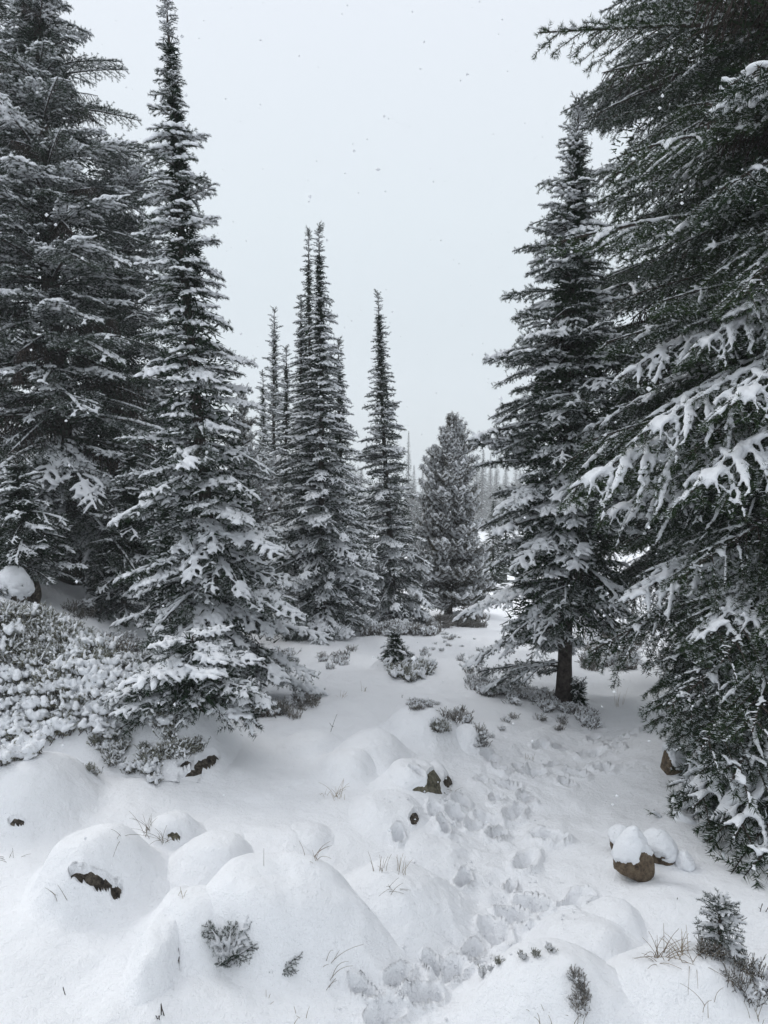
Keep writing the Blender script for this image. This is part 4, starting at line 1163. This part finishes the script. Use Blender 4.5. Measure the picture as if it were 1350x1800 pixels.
twig_obj('knobbly thin stem on the slope above the ridge-shaped mound', 705, 1225, .05, 1, 0, 42)
# dead branch tip reaching out of the nearest spruce over the snow
for (px, py, d, h, k) in [(1140, 1425, 3.55, .30, 0), (1180, 1395, 3.7, .36, 1)]:
    tip = P(px, py, d); c = P(1330, py - 20, 3.3)
    v = tip - c; L = float(np.linalg.norm(v))
    p = FIR[2 + k]
    o = add_branch(ov, p, c - R3b, math.atan2(v[1], v[0]), math.asin(v[2] / L), 0, L / p.L, 0)

# ------------------------------------------------------------------ falling snow
rng = np.random.default_rng(9)
V0, F0 = ICO[2][0], ICO[2][1]
nf = 7500
d = 1.2 + 20 * rng.random(nf) ** .75
u = rng.uniform(-.75, .75, nf); w = rng.uniform(-.55, .85, nf)
C = np.stack([u * d, d, CAMZ + w * d], 1)
C = C[C[:, 2] > base_h(C[:, 0], C[:, 1]) + .15]
oc = np.array([[1, 0, 0], [-1, 0, 0], [0, 1, 0], [0, -1, 0], [0, 0, 1], [0, 0, -1]], float)
of = np.array([[0, 2, 4], [2, 1, 4], [1, 3, 4], [3, 0, 4], [2, 0, 5], [1, 2, 5], [3, 1, 5], [0, 3, 5]])
R = rng.uniform(.0022, .0058, (len(C), 1, 1)) * rng.uniform(.5, 1.3, (len(C), 6, 3))
V = (C[:, None] + oc[None] * R).reshape(-1, 3)
F = (of[None] + np.arange(len(C))[:, None, None] * 6).reshape(-1, 3)
tag(link('falling_snow', mk_mesh('falling_snow', V, F, [M['tsnow']])), kind='stuff')

# crumbs of snow kicked up along the track
rng = np.random.default_rng(12); cp = []
for k in range(520):
    a, b_ = _pp[int(rng.integers(len(_pp)))][:2]
    cp.append((a + rng.normal() * 26, b_ + rng.normal() * 16))
q = hit_many(cp, full_h); R = rng.uniform(.002, .0075, (len(q), 1, 1)) * rng.uniform(.6, 1.3, (len(q), 6, 3))
Vc = (q[:, None] + oc[None] * R).reshape(-1, 3); Fc = (of[None] + np.arange(len(q))[:, None, None] * 6).reshape(-1, 3)
tag(link('snow_crumbs', mk_mesh('snow_crumbs', Vc, Fc, [M['snow']])), kind='stuff')

# ------------------------------------------------------------------ the air full of falling snow
hm = bpy.data.materials.new('haze'); hm.use_nodes = True
hn = hm.node_tree; hn.nodes.clear()
ho = hn.nodes.new('ShaderNodeOutputMaterial'); hv = hn.nodes.new('ShaderNodeVolumePrincipled')
hv.inputs['Color'].default_value = (.93, .95, .97, 1); hv.inputs['Density'].default_value = .0022
hn.links.new(hv.outputs[0], ho.inputs['Volume'])
s = 310.0; zb, zt = float(V[:, 2].min()) - 1, 34.0
zb = min(float(Z.min()) - 1.0, zb)
bx = np.array([[x, y, z] for x in (-s, s) for y in (-s, s) for z in (zb, zt)])
bf = np.array([[0, 1, 3, 2], [4, 6, 7, 5], [0, 4, 5, 1], [2, 3, 7, 6], [0, 2, 6, 4], [1, 5, 7, 3]])
tag(link('haze', mk_mesh('haze', bx, bf, [hm], smooth=False)), kind='stuff')
print('branches', NB[0], 'objects', len(scene.objects))
